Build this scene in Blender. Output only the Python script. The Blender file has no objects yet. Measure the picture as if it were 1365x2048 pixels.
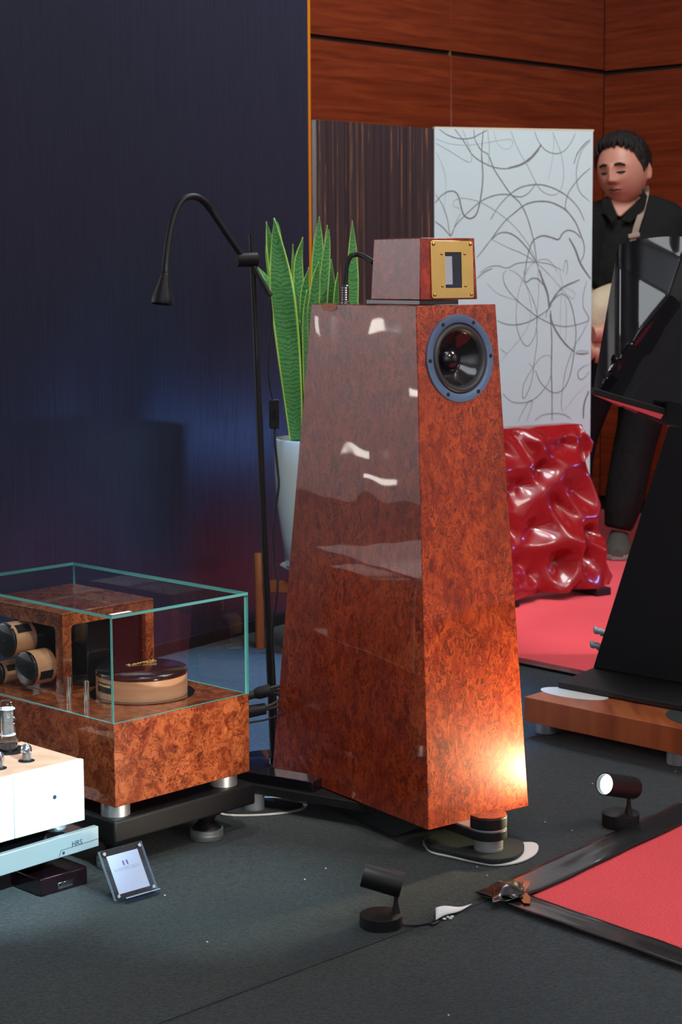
import bpy, math, random
import numpy as np
from mathutils import Vector as V3, Matrix, noise
random.seed(7)
PI = math.pi
SC = bpy.context.scene
COL = SC.collection

# ------------------------------------------------------------------ camera
FPX, CY, PITCH, ROLL, CAMH = 3650.0, 943.0, math.atan(0.109), -0.0053, 1.05
cd = bpy.data.cameras.new('camera'); cam = bpy.data.objects.new('camera', cd); COL.objects.link(cam)
CM = Matrix.Rotation(PI/2-PITCH, 3, 'X') @ Matrix.Rotation(ROLL, 3, 'Z')
cam.matrix_world = Matrix.Translation((0, 0, CAMH)) @ CM.to_4x4()
cd.sensor_fit = 'HORIZONTAL'; cd.sensor_width = 36.0
cd.lens = FPX/1365*36.0
cd.shift_x = 0.0; cd.shift_y = (CY-1024.0)/1365.0
cd.clip_start = 0.05; cd.clip_end = 60
cd.dof.use_dof = True; cd.dof.focus_distance = 3.35; cd.dof.aperture_fstop = 16
SC.camera = cam
SC.view_settings.view_transform = 'Standard'
SC.view_settings.look = 'None'
SC.view_settings.gamma = 1.0
SC.view_settings.use_curve_mapping = False
SC.view_settings.exposure = 0.0

# ------------------------------------------------------------------ light
W = bpy.data.worlds.new('world'); SC.world = W; W.use_nodes = True
W.node_tree.nodes['Background'].inputs[0].default_value = (0.62, 0.72, 0.85, 1)
W.node_tree.nodes['Background'].inputs[1].default_value = 0.24

def aim(o, target):
    o.rotation_euler = (V3(target)-o.location).to_track_quat('-Z', 'Y').to_euler()
def area(name, loc, target, size, power, color=(1, 1, 1), size_y=None):
    l = bpy.data.lights.new(name, 'AREA'); l.energy = power; l.color = color; l.size = size
    if size_y: l.shape = 'RECTANGLE'; l.size_y = size_y
    o = bpy.data.objects.new(name, l); COL.objects.link(o); o.location = loc; aim(o, target); return o
def spot(name, loc, target, angle, power, color=(1, 1, 1), blend=0.5, r=0.02):
    l = bpy.data.lights.new(name, 'SPOT'); l.energy = power; l.color = color
    l.spot_size = math.radians(angle); l.spot_blend = blend; l.shadow_soft_size = r
    o = bpy.data.objects.new(name, l); COL.objects.link(o); o.location = loc; aim(o, target); return o
# ceiling fittings of the hall
area('hall_light', (0.9, 4.9, 3.3), (0.9, 5.2, 0), 1.2, 60, (0.90, 0.97, 1.0), 1.2)
area('hall_light', (0.3, 1.2, 3.3), (0.3, 1.9, 0), 1.4, 22, (0.90, 0.96, 1.0), 1.4)
area('hall_light', (3.0, 2.6, 3.3), (1.2, 4.2, 0.5), 1.0, 34, (1.0, 0.97, 0.93), 1.0)
# added unseen lights brightening the pale side walls mirrored in lacquer and gold
area('added_wall_wash', (-4.9, 5.0, 2.9), (-6.3, 5.4, 0.9), 1.6, 190, (1.0, 0.93, 0.95), 0.8)
area('added_wall_wash', (4.7, 2.0, 3.0), (5.9, 2.2, 1.1), 1.6, 35, (1.0, 0.97, 0.94), 0.8)
for _x, _y, _z, _sx, _sz, _p in ((-6.2, 5.50, 1.00, 0.15, 0.06, 0.28), (-6.2, 5.60, 0.30, 0.20, 0.05, 0.28), (-6.2, 5.85, 0.98, 0.08, 0.07, 0.12), (-6.2, 5.50, 0.14, 0.18, 0.035, 0.18), (-6.2, 5.32, 0.62, 0.10, 0.035, 0.12)):
    area('blotch_light', (_x, _y, _z), (0, _y-2, _z), _sx, _p, (1.0, 0.92, 0.84), _sz)  # unseen lights added to mirror as blotches in the burl side
# blue light added out of view on the right for the satin partition's glow
area('blue_glow_light', (1.75, 5.78, 0.40), (-0.3, 5.2, 0.58), 0.16, 1.5, (0.12, 0.32, 1.0), 0.045)
# unseen spots, several added to brighten: the lit equipment on the left, the carpet behind it, the red panel
spot('unseen_spot', (0.75, 1.3, 1.5), (-0.62, 3.0, 0.15), 13, 420, (0.58, 0.90, 1.0), 0.7)
spot('unseen_spot', (0.55, 1.2, 2.6), (-0.25, 3.15, 0.25), 20, 120, (1.0, 0.90, 0.78), 0.6)
spot('unseen_spot', (0.1, 5.9, 3.3), (0.05, 7.3, 2.1), 60, 35, (1.0, 0.88, 0.80), 0.9)  # added to brighten the wooden back wall
spot('unseen_spot', (-0.30, 3.05, 3.3), (-0.36, 3.30, 0.3), 17, 95, (1.0, 0.93, 0.90), 0.7)  # added overhead to brighten the housing and cans under the glass
spot('unseen_spot', (1.5, 1.3, 2.3), (0.27, 3.25, 0.75), 22, 150, (1.0, 0.90, 0.84), 0.7)  # key light added for the loudspeaker's front face
area('added_wall_wash', (0.5, -1.2, 2.9), (0.0, -2.9, 1.3), 2.5, 90, (0.86, 0.92, 1.0), 0.8)  # added behind the camera so black gloss mirrors a brighter rear wall
spot('unseen_spot', (-0.05, 4.85, 3.3), (-0.22, 4.35, 0.0), 28, 1300, (0.17, 0.46, 1.0), 0.7)
spot('unseen_spot', (-0.6, 3.0, 3.0), (-0.1, 4.8, 1.0), 16, 150, (0.85, 1.0, 0.9), 0.6)  # added to brighten the plant leaves
spot('unseen_spot', (-0.2, 1.6, 2.9), (-0.20, 2.98, 0.0), 11, 300, (0.60, 0.95, 1.0), 0.9)
spot('unseen_spot', (1.2, 3.6, 3.0), (0.98, 5.6, 0.0), 30, 240, (1.0, 0.92, 0.97), 0.7)
spot('unseen_spot', (1.6, 1.0, 2.6), (0.85, 2.75, 0.0), 26, 75, (1.0, 0.95, 0.95), 0.9)

# ------------------------------------------------------------------ pixel helpers
def ray(px, py): return CM @ V3(((px-682.5)/FPX, -(py-CY)/FPX, -1.0))
CAMP = V3((0, 0, CAMH))
def F(px, py, z=0.0):
    d = ray(px, py); return CAMP + d*((z-CAMH)/d.z)
def Y(px, py, y):
    d = ray(px, py); return CAMP + d*(y/d.y)
def PLN(px, py, p0, n):
    d = ray(px, py); return CAMP + d*((V3(p0)-CAMP).dot(n)/d.dot(n))
def UP(P, py):
    """height at which the vertical through P crosses image row py"""
    CI = CM.transposed()
    z = P[2]
    for _ in range(30):
        q = CI @ (V3((P[0], P[1], z))-CAMP); y = CY - FPX*q.y/(-q.z)
        z += (y-py)*(-q.z)/FPX
    return z
def proj(P):
    q = CM.transposed() @ (V3(P)-CAMP); return (682.5+FPX*q.x/(-q.z), CY-FPX*q.y/(-q.z))

# ------------------------------------------------------------------ object helpers
ORG = {}
def thing(name, label, cat, loc, group=None):
    o = bpy.data.objects.new(name, None); COL.objects.link(o); o.location = V3(loc)
    o.empty_display_size = 0.05
    o['label'] = label; o['category'] = cat
    if group: o['group'] = group
    ORG[o.name] = V3(loc); return o
def root_of(o):
    while o.parent: o = o.parent
    return o
def mesh(name, geo, mat, parent=None, smooth=False, bevel=0, seg=2, label=None, uv=None, kind=None, subsurf=0, mats=None, mi=None):
    vs, fs = geo
    if parent is not None: org = ORG[root_of(parent).name]
    else:
        a = np.array([tuple(v) for v in vs]); lo, hi = a.min(0), a.max(0)
        org = V3(((lo[0]+hi[0])/2, (lo[1]+hi[1])/2, lo[2]))
    me = bpy.data.meshes.new(name)
    me.from_pydata([tuple(V3(v)-org) for v in vs], [], fs)
    me.validate(); me.update()
    if mats:
        for m in mats: me.materials.append(m)
        if mi is not None and len(mi) == len(me.polygons): me.polygons.foreach_set('material_index', mi)
    else: me.materials.append(mat)
    if uv is not None:
        l = me.uv_layers.new(name='UVMap')
        for lp in me.loops: l.data[lp.index].uv = uv[lp.vertex_index]
    if smooth:
        me.polygons.foreach_set('use_smooth', [True]*len(me.polygons))
        try: me.set_sharp_from_angle(angle=math.radians(smooth if smooth > 1 else 40))
        except Exception: pass
    o = bpy.data.objects.new(name, me); COL.objects.link(o)
    if parent is not None:
        o.parent = parent
    else:
        o.location = org; ORG[o.name] = org
    if bevel:
        b = o.modifiers.new('bevel', 'BEVEL'); b.width = bevel; b.segments = seg; b.limit_method = 'ANGLE'; b.angle_limit = math.radians(35)
        me.polygons.foreach_set('use_smooth', [True]*len(me.polygons))
        try: me.set_sharp_from_angle(angle=math.radians(30))
        except Exception: pass
        b.harden_normals = False
    if subsurf:
        s = o.modifiers.new('sub', 'SUBSURF'); s.levels = s.render_levels = subsurf
    if label: o['label'] = label
    if kind: o['kind'] = kind
    return o
def top(name, geo, mat, label, cat, group=None, **k):
    o = mesh(name, geo, mat, None, **k); o['label'] = label; o['category'] = cat
    if group: o['group'] = group
    return o

class Fr:
    def __init__(s, O, X, Yv=None, Z=(0, 0, 1)):
        s.O = V3(O); s.Z = V3(Z).normalized(); s.X = V3(X).normalized()
        s.Y = V3(Yv).normalized() if Yv is not None else s.Z.cross(s.X).normalized()
    def p(s, a, b, c=0.0): return s.O + s.X*a + s.Y*b + s.Z*c
    def inv(s, P):
        M = Matrix((s.X, s.Y, s.Z)).transposed().inverted(); return M @ (V3(P)-s.O)
BOXF = [(0, 3, 2, 1), (4, 5, 6, 7), (0, 1, 5, 4), (1, 2, 6, 5), (2, 3, 7, 6), (3, 0, 4, 7)]
def fixn(vs, fs):
    """orient quads outwards for convex pieces"""
    c = sum((V3(v) for v in vs), V3())/len(vs); out = []
    for f in fs:
        a, b, d = V3(vs[f[0]]), V3(vs[f[1]]), V3(vs[f[2]])
        n = (b-a).cross(d-a); m = sum((V3(vs[i]) for i in f), V3())/len(f)
        out.append(tuple(f) if n.dot(m-c) >= 0 else tuple(reversed(f)))
    return vs, out
def box(fr, a0, a1, b0, b1, c0, c1):
    return fixn([fr.p(a, b, c) for c in (c0, c1) for a, b in ((a0, b0), (a1, b0), (a1, b1), (a0, b1))], BOXF)
def hexa(bottom, topp): return fixn([V3(v) for v in list(bottom)+list(topp)], BOXF)
def extrude(fr, pts, z0, z1):
    n = len(pts)
    ar = sum(pts[i][0]*pts[(i+1) % n][1]-pts[(i+1) % n][0]*pts[i][1] for i in range(n))
    if fr.X.cross(fr.Y).dot(fr.Z) < 0: ar = -ar
    if ar < 0: pts = list(reversed(pts))
    if z1 < z0: z0, z1 = z1, z0
    vs = [fr.p(x, y, z0) for x, y in pts]+[fr.p(x, y, z1) for x, y in pts]
    fs = [tuple(reversed(range(n))), tuple(range(n, 2*n))]+[(i, (i+1) % n, n+(i+1) % n, n+i) for i in range(n)]
    return vs, fs
def ringplate(fr, outer, inner, z0, z1):
    """plate with a hole; outer and inner lists of equal length, same winding"""
    n = len(outer); vs = []
    for z in (z0, z1):
        vs += [fr.p(x, y, z) for x, y in outer]+[fr.p(x, y, z) for x, y in inner]
    fs = []
    for i in range(n):
        j = (i+1) % n
        fs += [(2*n+i, 2*n+j, 3*n+j, 3*n+i), (i, n+i, n+j, j), (i, j, 2*n+j, 2*n+i), (n+i, 3*n+i, 3*n+j, n+j)]
    return vs, fs
def rrect(x0, x1, y0, y1, r, k=6):
    out = []
    for cx, cy, a0 in ((x1-r, y1-r, 0), (x0+r, y1-r, 90), (x0+r, y0+r, 180), (x1-r, y0+r, 270)):
        for i in range(k+1):
            a = math.radians(a0+90*i/k); out.append((cx+r*math.cos(a), cy+r*math.sin(a)))
    return out
def lathe(fr, prof, seg=48, caps=True):
    vs = []; fs = []; n = len(prof)
    for r, z in prof:
        for i in range(seg):
            a = 2*PI*i/seg; vs.append(fr.p(r*math.cos(a), r*math.sin(a), z))
    for k in range(n-1):
        for i in range(seg):
            j = (i+1) % seg; fs.append((k*seg+i, k*seg+j, (k+1)*seg+j, (k+1)*seg+i))
    if caps:
        fs.append(tuple(reversed(range(seg)))); fs.append(tuple(range((n-1)*seg, n*seg)))
    return vs, fs
def cyl(fr, r, z0, z1, seg=32): return lathe(fr, [(r, z0), (r, z1)], seg)
def catmull(pts, n=8):
    P = [np.array(tuple(p), float) for p in pts]; P = [2*P[0]-P[1]]+P+[2*P[-1]-P[-2]]; out = []
    for i in range(1, len(P)-2):
        for k in range(n):
            t = k/n; a, b, c, d = P[i-1], P[i], P[i+1], P[i+2]
            out.append(0.5*((2*b)+(-a+c)*t+(2*a-5*b+4*c-d)*t*t+(-a+3*b-3*c+d)*t**3))
    out.append(P[-2]); return out
def tube(path, rad, seg=12, caps=True):
    P = [V3(tuple(p)) for p in path]; n = len(P)
    if not hasattr(rad, '__len__'): rad = [rad]*n
    vs = []; fs = []; T0 = (P[1]-P[0]).normalized()
    ref = V3((0, 0, 1)) if abs(T0.z) < 0.9 else V3((1, 0, 0))
    Nn = (ref-T0*ref.dot(T0)).normalized()
    for i in range(n):
        T = (P[min(i+1, n-1)]-P[max(i-1, 0)])
        T = T.normalized() if T.length > 1e-9 else T0
        Nn = (Nn-T*Nn.dot(T)).normalized(); B = T.cross(Nn)
        for k in range(seg):
            a = 2*PI*k/seg; vs.append(P[i]+(Nn*math.cos(a)+B*math.sin(a))*rad[i])
    for i in range(n-1):
        for k in range(seg):
            j = (k+1) % seg; fs.append((i*seg+k, i*seg+j, (i+1)*seg+j, (i+1)*seg+k))
    if caps: fs += [tuple(reversed(range(seg))), tuple(range((n-1)*seg, n*seg))]
    return vs, fs
def join(*gs):
    vs = []; fs = []
    for v, f in gs:
        o = len(vs); vs += list(v); fs += [tuple(i+o for i in q) for q in f]
    return vs, fs
def sphere(c, rx, ry, rz, nu=20, nv=12, rot=None):
    vs = []; fs = []
    for j in range(nv+1):
        th = PI*j/nv
        for i in range(nu):
            ph = 2*PI*i/nu; v = V3((rx*math.sin(th)*math.cos(ph), ry*math.sin(th)*math.sin(ph), rz*math.cos(th)))
            if rot: v = rot @ v
            vs.append(V3(c)+v)
    for j in range(nv):
        for i in range(nu):
            k = (i+1) % nu; fs.append((j*nu+i, (j+1)*nu+i, (j+1)*nu+k, j*nu+k))
    return vs, fs
def grid(fn, nu, nv, u0=0, u1=1, v0=0, v1=1):
    vs = [fn(u0+(u1-u0)*i/nu, v0+(v1-v0)*j/nv) for j in range(nv+1) for i in range(nu+1)]
    fs = [(j*(nu+1)+i, j*(nu+1)+i+1, (j+1)*(nu+1)+i+1, (j+1)*(nu+1)+i) for j in range(nv) for i in range(nu)]
    uv = [(i/nu, j/nv) for j in range(nv+1) for i in range(nu+1)]
    return (vs, fs), uv
FONT = {}
def text(name, s, fr, size, mat, parent, depth=0.0003, align='CENTER', shear=0.0, xs=1.0):
    c = bpy.data.curves.new(name, 'FONT'); c.body = s; c.size = size; c.extrude = depth; c.align_x = align; c.align_y = 'CENTER'; c.shear = shear
    o = bpy.data.objects.new(name, c); COL.objects.link(o)
    me = bpy.data.meshes.new_from_object(o); bpy.data.objects.remove(o); me.name = name
    org = ORG[root_of(parent).name]
    for v in me.vertices: v.co = fr.p(v.co.x*xs, v.co.y, v.co.z)-org
    me.materials.clear(); me.materials.append(mat)
    t = bpy.data.objects.new(name, me); COL.objects.link(t); t.parent = parent; return t

# ------------------------------------------------------------------ materials
def mat(name, color=(0.5, 0.5, 0.5), rough=0.5, metal=0.0, coat=0.0, coat_r=0.03, emit=None, es=0.0, spec=0.5, trans=0.0, ior=1.45, alpha=1.0):
    m = bpy.data.materials.new(name); m.use_nodes = True; b = m.node_tree.nodes['Principled BSDF']
    b.inputs['Base Color'].default_value = (*color, 1); b.inputs['Roughness'].default_value = rough
    b.inputs['Metallic'].default_value = metal; b.inputs['Coat Weight'].default_value = coat
    b.inputs['Coat Roughness'].default_value = coat_r; b.inputs['Specular IOR Level'].default_value = spec
    b.inputs['Transmission Weight'].default_value = trans; b.inputs['IOR'].default_value = ior
    if emit: b.inputs['Emission Color'].default_value = (*emit, 1); b.inputs['Emission Strength'].default_value = es
    return m
def N(m, t, **k):
    n = m.node_tree.nodes.new(t)
    for a, v in k.items(): setattr(n, a, v)
    return n
def L(m, a, b): m.node_tree.links.new(a, b)
def ramp(m, fac, stops, interp='LINEAR'):
    r = N(m, 'ShaderNodeValToRGB'); r.color_ramp.interpolation = interp
    els = r.color_ramp.elements
    while len(els) < len(stops): els.new(0.5)
    for e, (p, c) in zip(els, stops): e.position = p; e.color = (*c, 1)
    L(m, fac, r.inputs[0]); return r.outputs[0]
def coords(m, scale=(1, 1, 1), rot=(0, 0, 0)):
    tc = N(m, 'ShaderNodeTexCoord'); mp = N(m, 'ShaderNodeMapping'); mp.inputs['Scale'].default_value = scale; mp.inputs['Rotation'].default_value = rot
    L(m, tc.outputs['Object'], mp.inputs[0]); return mp.outputs[0]
def noise_t(m, vec, scale, detail=4, rough=0.5, dist=0.0):
    n = N(m, 'ShaderNodeTexNoise'); n.inputs['Scale'].default_value = scale; n.inputs['Detail'].default_value = detail
    n.inputs['Roughness'].default_value = rough; n.inputs['Distortion'].default_value = dist; L(m, vec, n.inputs['Vector']); return n
def math_n(m, op, a, b=None):
    n = N(m, 'ShaderNodeMath', operation=op)
    for i, x in enumerate((a, b)):
        if x is None: continue
        if isinstance(x, (int, float)): n.inputs[i].default_value = x
        else: L(m, x, n.inputs[i])
    return n.outputs[0]
def mixc(m, fac, a, b, bt='MIX'):
    n = N(m, 'ShaderNodeMix', data_type='RGBA', blend_type=bt)
    for i, x in ((0, fac), (6, a), (7, b)):
        if isinstance(x, (int, float)): n.inputs[i].default_value = x
        elif isinstance(x, tuple): n.inputs[i].default_value = (*x, 1)
        else: L(m, x, n.inputs[i])
    return n.outputs[2]
def bump(m, h, strength, dist=0.001, target='Normal'):
    b = N(m, 'ShaderNodeBump'); b.inputs['Strength'].default_value = strength; b.inputs['Distance'].default_value = dist
    L(m, h, b.inputs['Height']); L(m, b.outputs[0], m.node_tree.nodes['Principled BSDF'].inputs[target])
def P(m): return m.node_tree.nodes['Principled BSDF']

def burl(name, dark, mid, light, stretch=(1, 1, 0.62), scale=1.0, wave=0.5):
    m = mat(name, mid, 0.42, coat=1.0, coat_r=0.02, spec=0.25)
    v = coords(m, stretch)
    w = noise_t(m, v, 17*scale, 3, 0.55)
    sub = N(m, 'ShaderNodeVectorMath', operation='SUBTRACT'); L(m, w.outputs['Color'], sub.inputs[0]); sub.inputs[1].default_value = (.5, .5, .5)
    scl = N(m, 'ShaderNodeVectorMath', operation='SCALE'); L(m, sub.outputs[0], scl.inputs[0]); scl.inputs['Scale'].default_value = 0.085/scale
    add = N(m, 'ShaderNodeVectorMath', operation='ADD'); L(m, v, add.inputs[0]); L(m, scl.outputs[0], add.inputs[1])
    n1 = noise_t(m, add.outputs[0], 30*scale, 6, 0.62, 0.8)
    n2 = noise_t(m, add.outputs[0], 15*scale, 3, 0.5, 1.2)
    lines = math_n(m, 'SINE', math_n(m, 'MULTIPLY', n2.outputs[0], 62.0))
    lines = math_n(m, 'POWER', math_n(m, 'MAXIMUM', lines, 0.0), 1.8)
    big = noise_t(m, v, 6*scale, 3, 0.5)
    base = ramp(m, n1.outputs[0], [(0.22, dark), (0.42, mid), (0.60, light), (0.78, tuple(min(1, c*1.25) for c in light))])
    k = math_n(m, 'MULTIPLY', lines, ramp(m, big.outputs[0], [(0.30, (0.45,)*3), (0.60, (1.0,)*3)]))
    c = mixc(m, math_n(m, 'MULTIPLY', k, 0.88), base, dark)
    c = mixc(m, ramp(m, noise_t(m, v, 4*scale, 2).outputs[0], [(0.35, (0.35,)*3), (0.6, (0,)*3)]), c, tuple(x*0.45 for x in mid))
    L(m, c, P(m).inputs['Base Color'])
    if wave:
        wn = noise_t(m, coords(m, (1, 1, 1)), 5.5, 1, 0.4)
        bump(m, wn.outputs[0], wave, 0.004, 'Coat Normal')
    return m
M_burl = burl('burl_lacquer', (0.060, 0.007, 0.003), (0.28, 0.028, 0.008), (0.46, 0.068, 0.014), scale=1.9, wave=0.6)
M_burl_amp = burl('burl_lacquer_amber', (0.045, 0.009, 0.004), (0.27, 0.050, 0.016), (0.50, 0.135, 0.045), (1, 1, 1), 1.35, wave=0.05)
M_burl_small = burl('burl_lacquer_dark', (0.045, 0.004, 0.003), (0.25, 0.016, 0.009), (0.44, 0.040, 0.014), scale=1.7, wave=0.4)

def carpet(name, c1, c2, sc=230, bs=0.8):
    m = mat(name, c1, 0.95, spec=0.15); v = coords(m)
    n = noise_t(m, v, sc, 3, 0.7); n2 = noise_t(m, v, 2.2, 3, 0.6)
    c = mixc(m, ramp(m, n.outputs[0], [(0.35, (0,)*3), (0.68, (1,)*3)]), c1, c2)
    c = mixc(m, ramp(m, n2.outputs[0], [(0.3, (0,)*3), (0.75, (0.35,)*3)]), c, tuple(x*0.7 for x in c1))
    L(m, c, P(m).inputs['Base Color']); bump(m, n.outputs[0], bs, 0.003)
    P(m).inputs['Sheen Weight'].default_value = 0.15
    return m
M_floor = carpet('dark_carpet', (0.010, 0.016, 0.018), (0.052, 0.068, 0.074))
M_redfloor = carpet('red_carpet', (0.70, 0.048, 0.060), (0.92, 0.105, 0.12), 260, 0.3)

def veneer(name):
    m = mat(name, (0.3, 0.05, 0.01), 0.38, coat=0.25, coat_r=0.25, spec=0.4)
    v = coords(m, (1.2, 1.2, 22)); n = noise_t(m, v, 2.2, 6, 0.65, 0.6)
    v2 = coords(m, (0.6, 0.6, 3)); n2 = noise_t(m, v2, 2.0, 3)
    c = ramp(m, n.outputs[0], [(0.25, (0.085, 0.012, 0.004)), (0.5, (0.22, 0.036, 0.010)), (0.75, (0.33, 0.066, 0.018))])
    c = mixc(m, ramp(m, n2.outputs[0], [(0.3, (0.45,)*3), (0.62, (0,)*3)]), c, (0.15, 0.018, 0.004))
    L(m, c, P(m).inputs['Base Color']); return m
M_veneer = veneer('wall_veneer')
M_gap = mat('panel_gap', (0.012, 0.006, 0.004), 0.8)
M_strip = mat('joint_strip', (0.36, 0.17, 0.09), 0.5)
M_pale = mat('pale_wall', (0.74, 0.73, 0.74), 0.8)
M_dado = mat('dark_dado', (0.03, 0.022, 0.02), 0.5)
M_ceil = mat('ceiling', (0.6, 0.6, 0.6), 0.9)
# partition: dark laminate with a satin sheen
M_part = mat('navy_laminate', (0.020, 0.024, 0.040), 0.27, coat=0.0, spec=0.65)
_v = coords(M_part, (60, 60, 0.8)); _n = noise_t(M_part, _v, 6, 3)
bump(M_part, _n.outputs[0], 0.25, 0.002)
L(M_part, ramp(M_part, _n.outputs[0], [(0.3, (0.014, 0.021, 0.040)), (0.7, (0.020, 0.029, 0.052))]), P(M_part).inputs['Base Color'])
M_amber = mat('amber_edge', (0.62, 0.20, 0.006), 0.5)

def ebony():
    m = mat('ebony_veneer', (0.03, 0.02, 0.02), 0.25, coat=0.6, coat_r=0.12)
    v = coords(m, (1, 1, 0.012)); n = noise_t(m, v, 60, 3, 0.6); n2 = noise_t(m, v, 26, 2)
    c = ramp(m, n.outputs[0], [(0.30, (0.026, 0.020, 0.024)), (0.52, (0.055, 0.042, 0.044)), (0.590, (0.060, 0.045, 0.046)), (0.603, (0.40, 0.17, 0.07)), (0.618, (0.06, 0.046, 0.046)), (0.70, (0.14, 0.10, 0.09))])
    c = mixc(m, ramp(m, n2.outputs[0], [(0.4, (0,)*3), (0.65, (0.5,)*3)]), c, (0.020, 0.017, 0.022))
    L(m, c, P(m).inputs['Base Color']); return m
M_ebony = ebony()
M_white = mat('white_lacquer', (0.67, 0.81, 0.82), 0.16, coat=0.4, coat_r=0.08)
M_ink = mat('brush_ink', (0.22, 0.225, 0.215), 0.7)
M_ink2 = mat('brush_ink_faint', (0.40, 0.43, 0.42), 0.7)
M_edge = mat('cream_edge', (0.75, 0.68, 0.50), 0.5)
M_redlac = mat('red_lacquer', (0.26, 0.003, 0.006), 0.34, coat=1.0, coat_r=0.10, spec=0.5)
_n = noise_t(M_redlac, coords(M_redlac), 9, 2)
M_black = mat('black_satin', (0.010, 0.010, 0.011), 0.48)
M_matte = mat('black_matte', (0.010, 0.011, 0.013), 0.62, spec=0.3)
M_gloss = mat('black_gloss', (0.006, 0.006, 0.009), 0.15, coat=1.0, coat_r=0.03)
_n = noise_t(M_gloss, coords(M_gloss), 7, 1, 0.4); bump(M_gloss, _n.outputs[0], 0.25, 0.004, 'Coat Normal')
M_rubber = mat('rubber', (0.020, 0.026, 0.028), 0.8)
M_rubber2 = mat('black_rubber', (0.02, 0.02, 0.02), 0.55)
M_steel = mat('brushed_steel', (0.68, 0.72, 0.74), 0.36, 0.85)
M_chrome = mat('chrome', (0.85, 0.88, 0.9), 0.08, 1.0)
M_darksteel = mat('dark_steel', (0.30, 0.33, 0.36), 0.3, 1.0)
M_gold = mat('polished_gold', (0.95, 0.62, 0.20), 0.06, 1.0)
_n = noise_t(M_gold, coords(M_gold), 22, 1, 0.3); bump(M_gold, _n.outputs[0], 0.30, 0.002)
M_goldprint = mat('gold_print', (0.90, 0.58, 0.20), 0.4)
M_flange = mat('driver_flange', (0.095, 0.15, 0.26), 0.5, 0.2)
M_cone = mat('driver_cone', (0.012, 0.010, 0.012), 0.20, coat=0.8, coat_r=0.08)
M_surr = mat('driver_surround', (0.035, 0.035, 0.038), 0.45)
M_ribbon = mat('ribbon_foil', (0.85, 0.90, 1.0), 0.35, 0.4)
M_grille = mat('ribbon_grille', (0.035, 0.045, 0.07), 0.4)
M_beech = mat('pale_wood', (0.62, 0.29, 0.15), 0.35, coat=0.3, coat_r=0.15)
_n = noise_t(M_beech, coords(M_beech, (1, 1, 8)), 9, 4); L(M_beech, ramp(M_beech, _n.outputs[0], [(0.3, (0.72, 0.34, 0.18)), (0.7, (0.85, 0.47, 0.28))]), P(M_beech).inputs['Base Color'])
M_ply = mat('pale_ply_top', (0.80, 0.50, 0.34), 0.4)
_n = noise_t(M_ply, coords(M_ply, (1, 1, 1)), 30, 5); L(M_ply, ramp(M_ply, _n.outputs[0], [(0.3, (0.70, 0.40, 0.27)), (0.7, (0.86, 0.56, 0.40))]), P(M_ply).inputs['Base Color'])
M_silver = mat('silver_faceplate', (0.90, 0.93, 0.95), 0.55, 0.0, spec=0.3)
M_alu = mat('brushed_aluminium', (0.66, 0.80, 0.84), 0.45, 0.6)
_n = noise_t(M_alu, coords(M_alu, (3, 3, 240)), 8, 3); bump(M_alu, _n.outputs[0], 0.1, 0.001)
M_engrave = mat('engraving', (0.03, 0.06, 0.09), 0.6)
M_paper = mat('white_paper', (0.88, 0.88, 0.90), 0.7)
M_board = mat('white_board', (0.72, 0.72, 0.68), 0.6)
M_print = mat('grey_print', (0.62, 0.62, 0.64), 0.7)
M_purple = mat('purple_print', (0.25, 0.15, 0.42), 0.7)
M_pot = mat('white_ceramic', (0.72, 0.76, 0.78), 0.22, coat=0.3)
M_soil = mat('soil', (0.05, 0.03, 0.02), 0.95)
M_orwood = mat('orange_wood', (0.50, 0.13, 0.035), 0.4)
_n = noise_t(M_orwood, coords(M_orwood, (9, 9, 1)), 8, 4); L(M_orwood, ramp(M_orwood, _n.outputs[0], [(0.3, (0.42, 0.10, 0.025)), (0.7, (0.56, 0.16, 0.045))]), P(M_orwood).inputs['Base Color'])
M_plinth = mat('plinth_veneer', (0.34, 0.09, 0.03), 0.3, coat=0.4, coat_r=0.1)
_n = noise_t(M_plinth, coords(M_plinth, (7, 1, 0.6), (0, 0, math.radians(-20))), 4, 5); L(M_plinth, ramp(M_plinth, _n.outputs[0], [(0.3, (0.26, 0.050, 0.014)), (0.55, (0.44, 0.115, 0.034)), (0.8, (0.52, 0.16, 0.05))]), P(M_plinth).inputs['Base Color'])
M_tape = mat('black_tape', (0.010, 0.010, 0.011), 0.35, coat=0.6, coat_r=0.10)
_n = noise_t(M_tape, coords(M_tape), 45, 3, 0.5, 0.5); bump(M_tape, _n.outputs[0], 0.18, 0.003)
M_glow = mat('lamp_lens', (1, 1, 1), 0.5, emit=(0.70, 0.92, 1.0), es=6.0)
M_wine = mat('wine_lacquer', (0.012, 0.004, 0.007), 0.15, coat=1.0, coat_r=0.05)
M_teal = mat('glass_edge', (0.16, 0.56, 0.53), 0.25)
M_acedge = mat('acrylic_edge', (0.60, 0.75, 0.90), 0.2)
M_mirror = mat('tube_getter', (0.75, 0.82, 0.88), 0.10, 0.95)
M_mesh = mat('tube_plate', (0.22, 0.22, 0.23), 0.5, 0.6)
M_skin = mat('skin', (0.60, 0.27, 0.185), 0.42); P(M_skin).inputs['Subsurface Weight'].default_value = 0.08; P(M_skin).inputs['Subsurface Radius'].default_value = (0.01, 0.004, 0.002)
M_lip = mat('lip', (0.36, 0.12, 0.10), 0.45)
M_hair = mat('black_hair', (0.012, 0.011, 0.010), 0.35)
_n = noise_t(M_hair, coords(M_hair, (70, 25, 70)), 3, 4); bump(M_hair, _n.outputs[0], 0.8, 0.01)
M_shirt = mat('black_cloth', (0.012, 0.013, 0.012), 0.85, spec=0.2)
_n = noise_t(M_shirt, coords(M_shirt), 9, 4); bump(M_shirt, _n.outputs[0], 0.5, 0.03)
M_trouser = mat('black_trouser_cloth', (0.006, 0.006, 0.006), 0.75, spec=0.3)
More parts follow.
